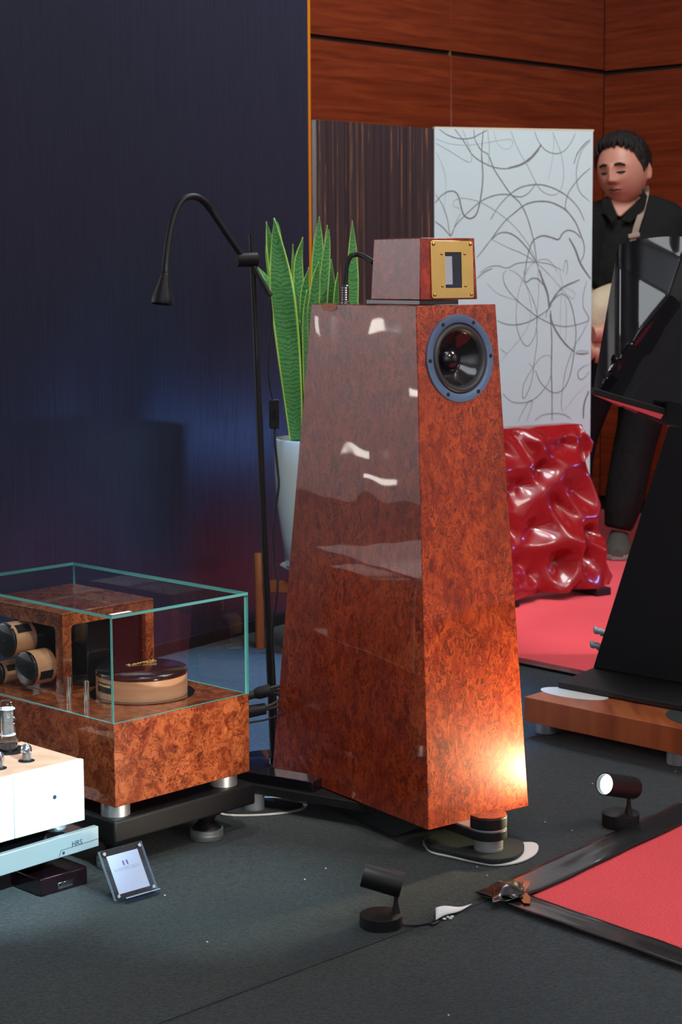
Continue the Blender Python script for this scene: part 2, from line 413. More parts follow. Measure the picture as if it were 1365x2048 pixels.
_n = noise_t(M_trouser, coords(M_trouser, (1, 1, 0.4)), 10, 3, 0.5, 0.6); bump(M_trouser, _n.outputs[0], 0.7, 0.03)
M_strap = mat('tan_webbing', (0.36, 0.29, 0.22), 0.8)
M_cream = mat('cream_cloth', (0.60, 0.50, 0.34), 0.85)
_n = noise_t(M_cream, coords(M_cream), 12, 3); bump(M_cream, _n.outputs[0], 0.5, 0.03)
M_shoe = mat('grey_suede', (0.065, 0.06, 0.05), 0.85)
M_sole = mat('shoe_sole', (0.22, 0.20, 0.17), 0.7)

def glass(name, tint, ior=1.5, boost=1.0):
    m = bpy.data.materials.new(name); m.use_nodes = True; nt = m.node_tree; nt.nodes.clear()
    o = nt.nodes.new('ShaderNodeOutputMaterial'); t = nt.nodes.new('ShaderNodeBsdfTransparent'); g = nt.nodes.new('ShaderNodeBsdfGlossy')
    t.inputs[0].default_value = (*tint, 1); g.inputs['Roughness'].default_value = 0.01; g.inputs[0].default_value = (1, 1, 1, 1)
    fr_ = nt.nodes.new('ShaderNodeFresnel'); fr_.inputs[0].default_value = ior
    mu = nt.nodes.new('ShaderNodeMath'); mu.operation = 'MULTIPLY'; mu.inputs[1].default_value = boost; ge = nt.nodes.new('ShaderNodeNewGeometry'); m1 = nt.nodes.new('ShaderNodeMath'); m1.operation = 'SUBTRACT'; m1.inputs[0].default_value = 1.0; nt.links.new(ge.outputs['Backfacing'], m1.inputs[1])
    m2 = nt.nodes.new('ShaderNodeMath'); m2.operation = 'MULTIPLY'; nt.links.new(m1.outputs[0], m2.inputs[0]); nt.links.new(fr_.outputs[0], m2.inputs[1]); nt.links.new(m2.outputs[0], mu.inputs[0])
    mx = nt.nodes.new('ShaderNodeMixShader'); nt.links.new(mu.outputs[0], mx.inputs[0]); nt.links.new(t.outputs[0], mx.inputs[1]); nt.links.new(g.outputs[0], mx.inputs[2])
    nt.links.new(mx.outputs[0], o.inputs[0]); return m
M_glass = glass('clear_glass', (0.93, 0.97, 0.96))
M_bulb = glass('bulb_glass', (0.88, 0.90, 0.91), 1.6, 1.4)
M_acrylic = glass('acrylic', (0.86, 0.88, 0.95))

def leafmat():
    m = mat('snake_plant_leaf', (0.05, 0.2, 0.05), 0.32, coat=0.2, coat_r=0.2)
    uvn = N(m, 'ShaderNodeUVMap'); uvn.uv_map = 'UVMap'; sp = N(m, 'ShaderNodeSeparateXYZ'); L(m, uvn.outputs[0], sp.inputs[0])
    v = coords(m, (1, 1, 1)); n = noise_t(m, v, 26, 3, 0.6)
    d = math_n(m, 'ABSOLUTE', math_n(m, 'SUBTRACT', sp.outputs[0], 0.5))
    # wavy dark cross bands
    tc = N(m, 'ShaderNodeTexCoord'); s2 = N(m, 'ShaderNodeSeparateXYZ'); L(m, tc.outputs['Object'], s2.inputs[0])
    ph = math_n(m, 'ADD', math_n(m, 'MULTIPLY', s2.outputs[2], 560), math_n(m, 'MULTIPLY', n.outputs[0], 22))
    ph = math_n(m, 'ADD', ph, math_n(m, 'MULTIPLY', d, -9))
    s = math_n(m, 'SINE', ph)
    bands = ramp(m, math_n(m, 'ADD', math_n(m, 'MULTIPLY', s, 0.5), 0.5), [(0.45, (0,)*3), (0.8, (1,)*3)])
    c = mixc(m, math_n(m, 'MULTIPLY', bands, 0.62), (0.085, 0.27, 0.075), (0.016, 0.080, 0.030))
    c = mixc(m, ramp(m, d, [(0.425, (0,)*3), (0.45, (1,)*3)]), c, (0.42, 0.60, 0.10))
    L(m, c, P(m).inputs['Base Color'])
    P(m).inputs['Subsurface Weight'].default_value = 0.0
    return m
M_leaf = leafmat()

# ------------------------------------------------------------------ the setting
def struct(name, geo, m, **k):
    o = mesh(name, geo, m, None, **k); o['kind'] = 'structure'; return o
WF = Fr((0, 0, 0), (1, 0, 0))
fl = struct('floor', box(WF, -6.5, 6.0, -3.0, 12.0, -0.05, 0.0), M_floor)
struct('ceiling', box(WF, -6.5, 6.0, -3.0, 12.0, 3.6, 3.7), M_ceil)
# wooden walls
CRN = F(1200, 1018)                       # the corner between the panelled walls
ang = math.radians(44.8); WU = V3((math.sin(ang), math.cos(ang), 0)); WV = V3((WU.y, -WU.x, 0))   # WU along back wall towards the corner, WV along right wall
ZJ = UP(CRN, 144)
def wood_wall(name, O, along, back, length, widths, zj):
    fr = Fr(O, along, back)
    w = struct(name, box(fr, -0.05, length, 0.014, 0.12, 0, 3.55), M_gap)
    x = 0.0; i = 0
    while x < length-0.02:
        wd = widths[i % len(widths)]; x1 = min(x+wd, length)
        for z0, z1 in ((0.06, zj-0.85-0.005), (zj-0.85+0.005, zj-0.009), (zj+0.009, zj+0.84), (zj+0.85, 3.54)):
            if name == 'wall_back' and z0 > 1 and z1 < zj: pass
            z0_, z1_ = z0, z1
            if abs(z0-0.06) < 1e-6: z1_ = zj-0.009
            elif z0 < zj-0.1: continue
            mesh('panel', box(fr, x+0.0015, x1-0.0015, 0.0, 0.0139, z0_, z1_), M_veneer, w, bevel=0.0012, seg=1)
        mesh('joint_strip', box(fr, x1-0.0015, x1+0.0015, 0.003, 0.0139, 0.06, 3.54), M_strip, w)
        x += wd; i += 1
    return w
pj = None
# vertical joint of the back wall seen at px 902
nb = V3((-WU.y, WU.x, 0))
PJ = PLN(903, 105, CRN, nb); PJ.z = 0
d1 = (PJ-V3((CRN.x, CRN.y, 0))).length
wood_wall('wall_back', V3((CRN.x, CRN.y, 0)), -WU, nb, 2.25, [d1], ZJ)
ang2 = math.radians(-46.6); RV = -V3((math.sin(ang2), math.cos(ang2), 0))
wood_wall('wall_right', V3((CRN.x, CRN.y, 0)), RV, V3((-RV.y, RV.x, 0)), 6.4, [1.6], ZJ-0.005)
# pale side of the hall far to the left, dark lower part
lw = struct('wall_left', box(WF, -6.4, -6.3, -3, 12, 0, 3.6), M_pale)
struct('wall_side', box(WF, 5.9, 6.0, -3, 3.4, 0, 3.6), M_pale)
struct('wall_rear', box(WF, -6.4, 6, -2.95, -2.85, 0, 3.6), M_pale)

# partition
P1 = F(287, 1321); P2 = F(511, 1262); PD = (P2-P1).normalized(); PN = V3((PD.y, -PD.x, 0))
PE = PLN(621.5, 900, P1, PN); PE.z = 0
PL0 = PLN(-60, 900, P1, PN); PL0.z = 0
pf = Fr(PE, -PD, -PN)
plen = (PL0-PE).length
pt = thing('partition_panel', 'tall dark navy laminate partition standing behind the glass-topped amplifier', 'partition', PE)
mesh('board', box(pf, 0.0, plen, 0.0, 0.05, 0.0, 3.0), M_part, pt)
mesh('edge_strip', box(pf, -0.0135, -0.0005, 0.0, 0.05, 0.0, 3.0), M_amber, pt, label='amber edge strip')
mesh('skirting', box(pf, 0.0, plen, -0.008, -0.0005, 0.0, 0.035), M_black, pt, bevel=0.001)

# red carpet pieces
def floorpoly(name, pts, z, m, label, cat, **k):
    return top(name, extrude(Fr((0, 0, 0), (1, 0, 0)), [(p.x, p.y) for p in pts], 0.0005, z), m, label, cat, **k)
R0 = F(1051, 1802); R1 = F(1365, 1653); R2 = F(1365, 1911)
dr1 = (R1-R0).normalized(); dr2 = (R2-R0).normalized()
floorpoly('red_carpet', [R0, R0+dr1*2.4, R0+dr1*2.4+dr2*2.0, R0+dr2*2.0], 0.004, M_redfloor, 'bright red carpet corner taped down in the right foreground', 'carpet')
B0 = F(1040, 1320); B1 = F(1160, 1344); db = (B1-B0).normalized(); bl = B0-db*1.15; br = B0+db*2.6
nbk = V3((-db.y, db.x, 0))
floorpoly('red_carpet', [bl, B0+db*2.2, V3((CRN.x, CRN.y, 0))+RV*0.9-V3((0, .03, 0)), V3((CRN.x, CRN.y, 0))-V3((0, .05, 0)), V3((CRN.x, CRN.y, 0))-WU*2.3-nb*0.02], 0.004, M_redfloor, 'red carpet covering the floor under the wavy red panel and standing man', 'carpet')

def strip(name, a, b, w0, w1, label, z=0.0052, lift=0.0, n=40, seed=0.0, side=1):
    """tape from a to b; w0/w1 widths either side, slightly wavy"""
    d = (b-a); le = d.length; d.normalize(); nn = V3((-d.y, d.x, 0))*side
    def fn(u, v):
        wv = w0+(w1)*v
        p = a+d*(u*le)+nn*wv
        nz = noise.noise(V3((u*le*14+seed, v*3, 3.3)))
        p = p+nn*0.003*noise.noise(V3((u*le*9+seed, 7*v, 0)))
        p.z = z+0.0016+0.0016*nz+lift*math.exp(-((u*le)/0.05)**2)*(0.5+0.5*math.sin(v*5+1)); return p
    (vs, fs), uv = grid(fn, n, 8)
    o = top(name, (vs, fs), M_tape, label, 'tape', smooth=True)
    s = o.modifiers.new('thick', 'SOLIDIFY'); s.thickness = 0.0012; s.offset = -1
    return o
strip('black_tape', R0-dr1*0.045, R0+dr1*1.2, -0.004, 0.075, 'glossy black tape along the far edge of the foreground red carpet', z=0.0062, lift=0.012, side=1)
strip('black_tape', R0-dr2*0.06, R0+dr2*1.0, -0.004, 0.058, 'glossy black tape along the near edge of the foreground red carpet', z=0.0078, lift=0.010, seed=5, side=-1)
strip('black_tape', bl, br, 0.004, 0.05, 'black tape line where the rear red carpet meets the dark carpet', seed=9, side=-1)
# lifted crumpled tape flap at the carpet corner
def flap(u, v):
    p = F(985+u*62, 1790+v*34-u*10); h = 0.004+0.010*math.sin(u*PI)*(0.6+0.4*math.sin(v*5))+0.009*noise.noise(V3((u*3, v*3, 1)))
    return V3((p.x, p.y, max(0.0145, h+0.0115)))
(g, uvf) = grid(flap, 22, 14)
o = top('tape_flap', g, M_tape, 'crumpled shiny black tape end lifting at the red carpet corner', 'tape', smooth=True)
s = o.modifiers.new('thick', 'SOLIDIFY'); s.thickness = 0.0012; s.offset = 1
top('tape_residue', extrude(Fr((0, 0, 0), (1, 0, 0)), [(q.x, q.y) for q in [F(x, y) for x, y in ((1044,1803),(1054,1801),(1062,1812),(1060,1823),(1048,1822),(1040,1812))]], 0.0132, 0.0138), mat('orange_tape', (0.40, 0.10, 0.02), 0.6), 'small orange tape piece stuck on the black tape by the red carpet tip', 'tape')
# carpet seam
sa = F(1000, 1793); sb = F(700, 1905)
fsm = Fr(sa, (sb-sa))
mesh('seam', box(fsm, 0, 1.2, -0.0006, 0.0006, 0.0002, 0.0010), M_rubber, fl)

# ------------------------------------------------------------------ sample panels
nE = nb
D0 = F(868, 1180); Q0 = V3((D0.x, D0.y, 0))
Q0 = V3(Y(868, 900, 6.25)); Q0.z = 0
ZT = UP(Q0, 257)
eL = PLN(633, 300, Q0, nE); eL.z = 0
ef = Fr(Q0, (eL-Q0).normalized(), nE)
el = (eL-Q0).length
e_ = top('sample_board', box(ef, 0.0, el, 0.0, 0.02, 0.0, ZT), M_ebony, 'dark striped ebony board standing left of the white painted board', 'board', bevel=0.001)
# white board: right edge at px 1182, direction nearly frontal
def endpt(px, ang_):
    a = math.radians(ang_); X = V3((math.sin(a), math.cos(a), 0)); n = V3((-X.y, X.x, 0))
    q = PLN(px, 600, Q0, n); q.z = 0; return q, X, n
wq, wX, wn = endpt(1183, 74)
if wn.y < 0: wn = -wn
wf = Fr(Q0+wX*0.002, wX, wn); wl = (wq-Q0).length
wb = thing('sample_board', 'white lacquered board covered with grey looping brush strokes', 'board', Q0)
mesh('board', box(wf, 0.0, wl, 0.0, 0.022, 0.0, ZT), M_white, wb, bevel=0.001)
mesh('edge_band', box(wf, 0.0, wl+0.003, -0.0002, 0.022, ZT+0.0003, ZT+0.006), M_edge, wb, label='pale cream edge band')
A_ = lambda X, Yy: (865+X/4.2, 250+Yy/4.2)
B_ = lambda X, Yy: (940+X/5.46, 540+Yy/5.46)
strokes = [
 (A_, 5, 0, [(60,35),(130,85),(230,115),(330,110),(400,75),(460,45)]),
 (A_, 5, 0, [(190,35),(260,130),(330,240),(400,300),(520,355),(640,365),(760,325),(850,255),(915,160)]),
 (A_, 12, 0, [(640,362),(740,335),(820,285),(880,220),(915,165)]),
 (A_, 2, 1, [(30,115),(140,155),(280,170),(420,155),(560,130),(650,120),(678,150),(650,195),(600,200),(545,150),(515,45)]),
 (A_, 3, 1, [(25,150),(150,220),(260,290),(320,310),(330,250),(290,130),(255,40)]),
 (A_, 5, 0, [(350,40),(360,120),(410,210),(470,250),(520,370),(590,480),(660,580),(740,660),(800,780),(850,960),(870,1080),(880,1160),(910,1260)]),
 (A_, 7, 0, [(430,45),(420,150),(415,250),(425,400),(420,520),(400,650),(370,750),(320,785),(270,760),(245,700),(225,610),(190,560),(130,560),(70,600),(25,655)]),
 (A_, 3, 1, [(465,40),(480,200),(470,330)]),
 (A_, 1.5, 1, [(30,220),(90,350),(115,480),(110,600),(95,750)]),
 (A_, 5, 0, [(155,935),(200,840),(280,755),(390,655),(480,605),(570,583),(650,585),(700,600),(760,600),(820,560),(875,485)]),
 (A_, 3, 1, [(230,700),(180,680),(180,640),(240,615),(330,625),(430,660),(560,740),(680,840),(780,960),(850,1080),(880,1150)]),
 (A_, 3, 0, [(25,580),(80,660),(125,780),(155,930),(200,820),(240,740)]),
 (A_, 4, 0, [(25,810),(90,860),(150,930)]),
 (A_, 5, 0, [(490,795),(560,680),(650,585),(740,525),(840,502),(940,505),(1050,545),(1150,610),(1230,700),(1278,800)]),
 (A_, 6, 0, [(375,1115),(480,980),(600,820),(700,730),(780,670),(870,643),(980,645),(1070,680),(1130,720),(1200,810),(1240,900),(1275,1000),(1275,1080),(1245,1160)]),
 (A_, 3, 1, [(660,50),(720,200),(800,340),(870,480),(930,560),(1020,587),(1080,540),(1105,420),(1090,270),(1050,150),(1010,60)]),
 (A_, 3, 0, [(860,55),(900,150),(960,215),(1040,240),(1110,215),(1170,140),(1205,60)]),
 (A_, 2, 1, [(1020,60),(1020,200),(1000,340),(975,470)]),
 (A_, 5, 0, [(1190,325),(1220,240),(1280,160),(1325,125)]),
 (A_, 3, 0, [(1325,135),(1260,210),(1220,330),(1212,450),(1240,560),(1320,640)]),
 (A_, 4, 0, [(1330,360),(1240,440),(1150,560),(1120,660),(1125,720)]),
 (A_, 3, 1, [(510,965),(640,1030),(760,1080),(880,1160),(990,1260)]),
 (A_, 5, 0, [(500,960),(560,910),(640,905),(720,950),(810,1050),(880,1160)]),
 (A_, 6, 0, [(780,1260),(790,1160),(815,1050),(850,970),(920,930),(990,940),(1060,960),(1095,910),(1140,883),(1200,900),(1250,950)]),
 (A_, 9, 0, [(1150,950),(1200,1040),(1250,1170),(1330,1290)]),
 (A_, 3, 0, [(400,1240),(480,1190),(560,1183),(630,1200),(720,1160),(860,1150),(990,1170),(1090,1220)]),
 (A_, 2.5, 1, [(790,1220),(860,1150),(950,1125),(1010,1165),(1050,1240)]),
 (A_, 2.5, 0, [(1100,1240),(1115,1150),(1130,1140),(1138,1200),(1125,1260)]),
 (B_, 5, 0, [(80,90),(160,20),(250,-20)]),
 (B_, 3, 0, [(430,-5),(520,40),(620,170),(690,320),(735,480),(730,620),(700,740),(630,830),(560,760),(515,620),(508,460),(530,260),(580,100),(640,-10)]),
 (B_, 4, 0, [(400,0),(362,60),(400,190),(520,330),(650,440),(740,510),(880,580),(1020,615),(1150,600),(1300,540),(1240,400),(1245,250),(1280,120)]),
 (B_, 5, 0, [(300,550),(400,590),(520,595),(640,565),(740,510),(830,450),(900,380)]),
 (B_, 2.5, 1, [(190,150),(300,250),(420,300),(520,330)]),
 (B_, 2.5, 1, [(620,170),(670,400),(640,600),(540,760),(400,920),(330,1000)]),
 (B_, 6, 0, [(590,0),(610,130),(680,90),(750,100),(800,160)]),
 (B_, 12, 0, [(760,0),(800,120),(850,260),(870,420)]),
 (B_, 9, 0, [(860,400),(900,330),(980,220),(1060,165),(1200,105)]),
 (B_, 5, 0, [(830,520),(850,440),(920,320),(1000,262),(1070,300),(1120,420),(1150,580),(1160,700),(1145,860),(1125,1000),(1100,1130),(1060,1240),(1010,1310),(940,1340),(860,1310),(770,1220),(720,1100)]),
 (B_, 9, 0, [(880,440),(900,570),(960,690),(1050,810),(1140,890)]),
 (B_, 8, 0, [(1160,905),(1220,915),(1300,905)]), (B_, 3, 0, [(1160,890),(1230,880),(1300,890)]),
 (B_, 7, 0, [(875,480),(895,700),(895,900),(892,1100),(898,1350),(900,1640)]),
 (B_, 3, 0, [(745,0),(755,200),(740,400),(730,600),(735,780),(705,1000),(690,1130),(660,1270),(595,1400),(575,1340),(600,1220),(680,1080),(770,960),(850,930),(890,960)]),
 (B_, 4, 0, [(360,1350),(450,1430),(560,1450),(660,1430),(750,1370),(840,1260),(890,1150)]),
 (B_, 3, 1, [(640,1010),(690,1060),(700,1110)]),
 (B_, 3, 0, [(1300,545),(1230,690),(1150,820),(1090,960),(1040,1120),(1010,1320),(1000,1450),(1010,1540)]),
 (B_, 4, 0, [(1300,1030),(1230,1060),(1180,1120),(1200,1190),(1260,1170),(1300,1110)]),
 (B_, 3, 0, [(530,1650),(580,1540),(640,1440),(680,1425),(670,1500),(620,1650)]),
 (B_, 4, 0, [(710,1640),(800,1580),(940,1565),(1040,1580),(1110,1630)]),
 (B_, 10, 0, [(1240,1620),(1250,1460),(1300,1320)]),
 (B_, 2, 1, [(1020,1540),(1150,1380),(1290,1240)]),
 (B_, 2, 1, [(980,0),(1010,170),(990,400),(990,700)]), (B_, 2.5, 1, [(1030,250),(1055,450),(1050,700),(1030,800)]),
 (B_, 3, 1, [(330,850),(410,915)]),
 (B_, 2.5, 1, [(1040,190),(1140,240),(1130,310),(1060,260),(880,60),(820,0)]),
]
for k, (cf, wd, faint, pts) in enumerate(strokes):
    sc_ = 4.2 if cf is A_ else 5.46
    pw = catmull([cf(*q) for q in pts], 7)
    Pp = []
    for q in pw:
        w_ = PLN(q[0], q[1], wf.O, wf.Y); l_ = wf.inv(w_); Pp.append((min(max(l_.x, 0.001), wl-0.001), l_.z))
    hw = wd/sc_*6.4/FPX*0.85
    vs = []; fs = []; zo = -(0.0006+0.00003*k)
    n_ = len(Pp)
    for i, (x, z) in enumerate(Pp):
        a = np.array(Pp[min(i+1, n_-1)])-np.array(Pp[max(i-1, 0)]); a = a/(np.linalg.norm(a)+1e-9)
        h = hw*(0.55+0.45*math.sin(PI*min(1, (i+0.5)/n_))+0.25*noise.noise(V3((i*0.35, k, 0))))
        vs += [wf.p(x-a[1]*h, zo, z+a[0]*h), wf.p(x+a[1]*h, zo, z-a[0]*h)]
    fs = [(2*i, 2*i+1, 2*i+3, 2*i+2) for i in range(n_-1)]
    mesh('brush_stroke', (vs, fs), M_ink2 if faint else M_ink, wb)

# ------------------------------------------------------------------ wavy red panel
sf0 = F(1225, 1180); sB = F(1020, 1207)
sX = (sf0-sB); sX.z = 0; sX.normalize(); sN = V3((sX.y, -sX.x, 0))
if sN.y > 0: sN = -sN
Sb = V3((sf0.x, sf0.y, 0)); sw = 0.66
ztop = UP(sf0+V3((0, 0.08, 0)), 842)
rngs = np.random.RandomState(5)
holes = [(1150,882),(1060,884),(1100,935),(1168,972),(1070,1046),(1035,985),(1128,1020),(1185,1050),(1105,1122),(1172,1118),(1040,1112),(1140,1178),(1075,1180),(1192,905),(1205,1175),(1120,835)]
cells = []
for _px, _py in holes:
    _q = PLN(_px, _py, Sb, sN); _l = (_q-Sb)
    cells.append((_l.dot(sX)+0.8, _q.z))
for j in range(-1, 6):
    for i in range(-1, 4): cells.append((0.135*(i+0.5*(j % 2))-0.05+rngs.uniform(-0.03, 0.03), 0.12*j+rngs.uniform(-0.028, 0.028)))
cells = np.array(cells)
def relief(x, z):
    wx_ = noise.noise(V3((x*6.5, z*6.5, 1.7)))*0.055; wz_ = noise.noise(V3((x*6.5, z*6.5, 8.2)))*0.055; x += wx_; z += wz_
    d = np.sort(np.hypot(cells[:, 0]-x, (cells[:, 1]-z)*1.1))
    f = -math.log(sum(math.exp(-52*v) for v in d[:6]))/52
    return (1.0+0.75*noise.noise(V3((x*5, z*5, 4.4))))*min(max(f-0.004, 0), 0.095)
hS = ztop-0.03
sil = [(842,1187),(866,1192),(886,1210),(905,1204),(925,1188),(950,1194),(985,1207),(1012,1214),(1040,1205),(1060,1201),(1082,1217),(1096,1214),(1120,1206),(1140,1222),(1152,1228),(1165,1221),(1182,1212)]
silz = []
for _y, _x in sil:
    _q = PLN(_x, _y, Sb+sN*0.04, sN); silz.append((_q.z, (_q-Sb).dot(sX)))
silz.sort()
def spt(u, v):
    x = -sw*(1-u); z = 0.03+hS*v
    edge = max(0, 1-abs((1-v))*9)*0.0
    h = relief(x+0.8, z)*(1-max(0, (v-0.93)/0.07))
    lat = 0.0
    lean = 0.06*v
    if u > 0.80:
        k_ = ((u-0.80)/0.20)**2; xs_ = float(np.interp(z, [q[0] for q in silz], [q[1] for q in silz])); lat = k_*(xs_+0.045*v); h = h*(1-k_)+0.02*k_
    return Sb+sX*(x+lat-0.045*v)-sN*lean+sN*(0.02+h)+V3((0, 0, z))
(g, uv_) = grid(spt, 96, 84)
vs, fs = g; nn = len(vs); NU, NV = 96, 84
# back and sides
back = []
def bpt(i, j):
    p = V3(vs[j*(NU+1)+i]); u = i/NU; v = j/NV
    q = Sb+sX*((p-Sb).dot(sX))-sN*(0.06*v)+sN*(-0.045)+V3((0, 0, p.z)); return q
loop = [(i, 0) for i in range(NU+1)]+[(NU, j) for j in range(1, NV+1)]+[(i, NV) for i in range(NU-1, -1, -1)]+[(0, j) for j in range(NV-1, 0, -1)]
li = [j*(NU+1)+i for i, j in loop]; bi = []
for i, j in loop: bi.append(len(vs)); vs.append(bpt(i, j))
m_ = len(loop)
fs += [(li[k], bi[k], bi[(k+1) % m_], li[(k+1) % m_]) for k in range(m_)]
fs.append(tuple(bi))
wp = thing('wavy_diffuser_panel', 'glossy deep red sculpted panel with wavy hollows leaning before the white board', 'panel', Sb)
mesh('relief', (vs, fs), M_redlac, wp, smooth=60)
sfr = Fr(Sb, sX, -sN)
for xx in (-0.14, -0.52):
    mesh('foot', box(sfr, xx, xx+0.06, -0.085, 0.06, 0.0045, 0.029), M_black, wp, bevel=0.002)

# ------------------------------------------------------------------ main loudspeaker
z0 = 0.055
A = F(857, 1661, z0); B = F(1058, 1612, z0); D = F(545, 1535, z0)
U = (B-A); lu = U.length; U.normalize(); Wv = (D-A); lwid = Wv.length; Wv.normalize()
z1 = 0.9908; iu, iw, jw = 0.0278, 0.0698, 0.1129
a = A+U*iu+Wv*iw; a.z = z1; b = B-U*iu+Wv*iw; b.z = z1; d = D+U*iu-Wv*jw; d.z = z1; c = d+(b-a)
Cc = B+(D-A)
sp = thing('floor_standing_loudspeaker', 'tall tapered burl-wood loudspeaker with one round driver near its top, in the centre', 'loudspeaker', (A+Cc)/2*1.0)
# front face with a round hole, other faces plain
ffX = U; ffZ = ((a-A)-U*(a-A).dot(U)).normalized(); ffN = U.cross(ffZ)            # outward normal
if ffN.dot(V3((0, -1, 0))) < 0: ffN = -ffN
DC = PLN(919.5, 717, A, ffN)
RD = 0.0
pe1 = PLN(919.5, 628.5, A, ffN); pe2 = PLN(919.5, 805, A, ffN); RD = (pe1-pe2).length/2; DC = (pe1+pe2)/2
RH = RD*0.80
nH = 64
vs = [A, B, Cc, D, a, b, c, d]; fs = [(0, 3, 2, 1), (4, 5, 6, 7), (1, 2, 6, 5), (2, 3, 7, 6), (3, 0, 4, 7)]
fs_ = fixn(vs, fs)[1]
hv = len(vs)
for i in range(nH):
    t = 2*PI*i/nH; vs.append(DC+(ffX*math.cos(t)+ffZ*math.sin(t))*RH)
for i in range(nH):
    t = 2*PI*i/nH; vs.append(DC+(ffX*math.cos(t)+ffZ*math.sin(t))*RH-ffN*0.05)
corner = [5, 4, 0, 1]   # by quadrant: right-top, left-top, left-bottom, right-bottom
for i in range(nH):
    q = int(i/(nH/4)); j = (i+1) % nH
    fs_.append((hv+i, corner[q], hv+j)); 
    if (i+1) % (nH//4) == 0:
        q2 = (q+1) % 4; fs_.append((hv+j, corner[q], corner[q2]))
    fs_.append((hv+i, hv+j, hv+nH+j, hv+nH+i))
fs_.append(tuple(hv+nH+i for i in range(nH)))
cab = mesh('cabinet', (vs, fs_), M_burl, sp)
import bmesh
bm = bmesh.new(); bm.from_mesh(cab.data); bmesh.ops.recalc_face_normals(bm, faces=bm.faces); bm.to_mesh(cab.data); bm.free()
bv = cab.modifiers.new('bevel', 'BEVEL'); bv.width = 0.0016; bv.segments = 2; bv.limit_method = 'ANGLE'; bv.angle_limit = math.radians(50)
# driver
dfr = Fr(DC, ffX, ffZ, ffN)
drv = mesh('driver', lathe(dfr, [(RD*0.80, -0.004), (RD*0.995, -0.0005), (RD, 0.001), (RD*0.985, 0.0035), (RD*0.82, 0.0040), (RD*0.808, 0.0030), (RD*0.80, 0.0005)], 72, False), M_flange, sp, smooth=50, label='slate blue round driver flange')
mesh('surround', lathe(dfr, [(RD*0.805, -0.002), (RD*0.79, 0.0015), (RD*0.755, 0.0050), (RD*0.715, 0.0062), (RD*0.67, 0.0045), (RD*0.635, 0.0), (RD*0.62, -0.0025)], 72, False), M_surr, drv, smooth=80)
mesh('cone', lathe(dfr, [(RD*0.635, -0.001), (RD*0.62, -0.003), (RD*0.5, -0.011), (RD*0.36, -0.021), (RD*0.26, -0.029), (RD*0.22, -0.032)], 72, False), M_cone, drv, smooth=80)
mesh('dust_cap', lathe(dfr, [(RD*0.285, -0.0275)]+[(RD*0.28*math.cos(t), -0.0275+RD*0.20*math.sin(t)) for t in [k*PI/2/9 for k in range(0, 9)]]+[(0.0005, -0.0275+RD*0.20)], 48, False), M_gloss, drv, smooth=80)
for k in range(6):
    t = math.radians(60*k+2); sfr_ = Fr(dfr.p(RD*0.905*math.cos(t), RD*0.905*math.sin(t), 0.0038), ffX, ffZ, ffN)
    mesh('screw', lathe(sfr_, [(0.0036, 0.0), (0.0036, 0.0008), (0.0028, 0.0010), (0.0024, 0.0004), (0.0011, 0.0003)], 16), M_black, drv)
# oval plate standing in for a reflection near the side's rear top edge
lfN = (Wv.cross((d-D).normalized())).normalized()
if lfN.dot(V3((-1, -1, 0))) < 0: lfN = -lfN
rc = PLN(659, 614.5, D, lfN); lf = Fr(rc, Wv, lfN.cross(Wv).normalized(), lfN)
mesh('reflection_dot', lathe(Fr(rc+lfN*0.0002, Wv*1, lf.Y, lfN), [(0.001, 0.0012), (0.001, 0.0)], 8), M_burl_small, sp)
rp = [(0.026*math.cos(t), 0.0075*math.sin(t)) for t in [k*2*PI/28 for k in range(28)]]
mesh('reflection_oval', extrude(lf, rp, 0.0003, 0.0012), M_orwood, sp)
# stand under the cabinet
stz = 0.071
# front foot
def foot_stack(cx, cy, dirv, nm, parent, capburl=True):
    q = F(cx, cy, 0.018); fr = Fr((q.x, q.y, 0), dirv)
    return fr
FQ = F(977, 1697, 0.0140); FQ.z = 0
uh = U; wh = V3((-U.y, U.x, 0))
ff = Fr(FQ, uh, wh)
st = mesh('outrigger', join(extrude(ff, [(-0.034, 0.3)]+[(0.034*math.cos(t), 0.034*math.sin(t)) for t in [PI+k*PI/16 for k in range(17)]]+[(0.034, 0.3)], 0.0362, 0.0530)), M_black, sp, bevel=0.0015)
mesh('spacer_ring', extrude(ff, [(-0.033, 0.2)]+[(0.033*math.cos(t), 0.033*math.sin(t)) for t in [PI+k*PI/16 for k in range(17)]]+[(0.033, 0.2)], 0.0532, 0.0565), M_steel, sp)
off = 0.070
mesh('toe_block', extrude(ff, [(-0.034, 0.012)]+[(0.034*math.cos(t), 0.034*math.sin(t)) for t in [PI+k*PI/16 for k in range(17)]]+[(0.034, 0.012)], 0.0567, 0.0775), M_black, sp, bevel=0.002)
mesh('toe_cap', extrude(ff, [(-0.033, 0.012)]+[(0.033*math.cos(t), 0.033*math.sin(t)) for t in [PI+k*PI/16 for k in range(17)]]+[(0.033, 0.012)], 0.0777, 0.0795), M_burl, sp)
mesh('foot', lathe(Fr(FQ, uh), [(0.027, 0.0145), (0.027, 0.019), (0.0262, 0.0195), (0.027, 0.020), (0.027, 0.0360)], 40), M_steel, sp, smooth=40, label='brushed steel cylindrical foot')
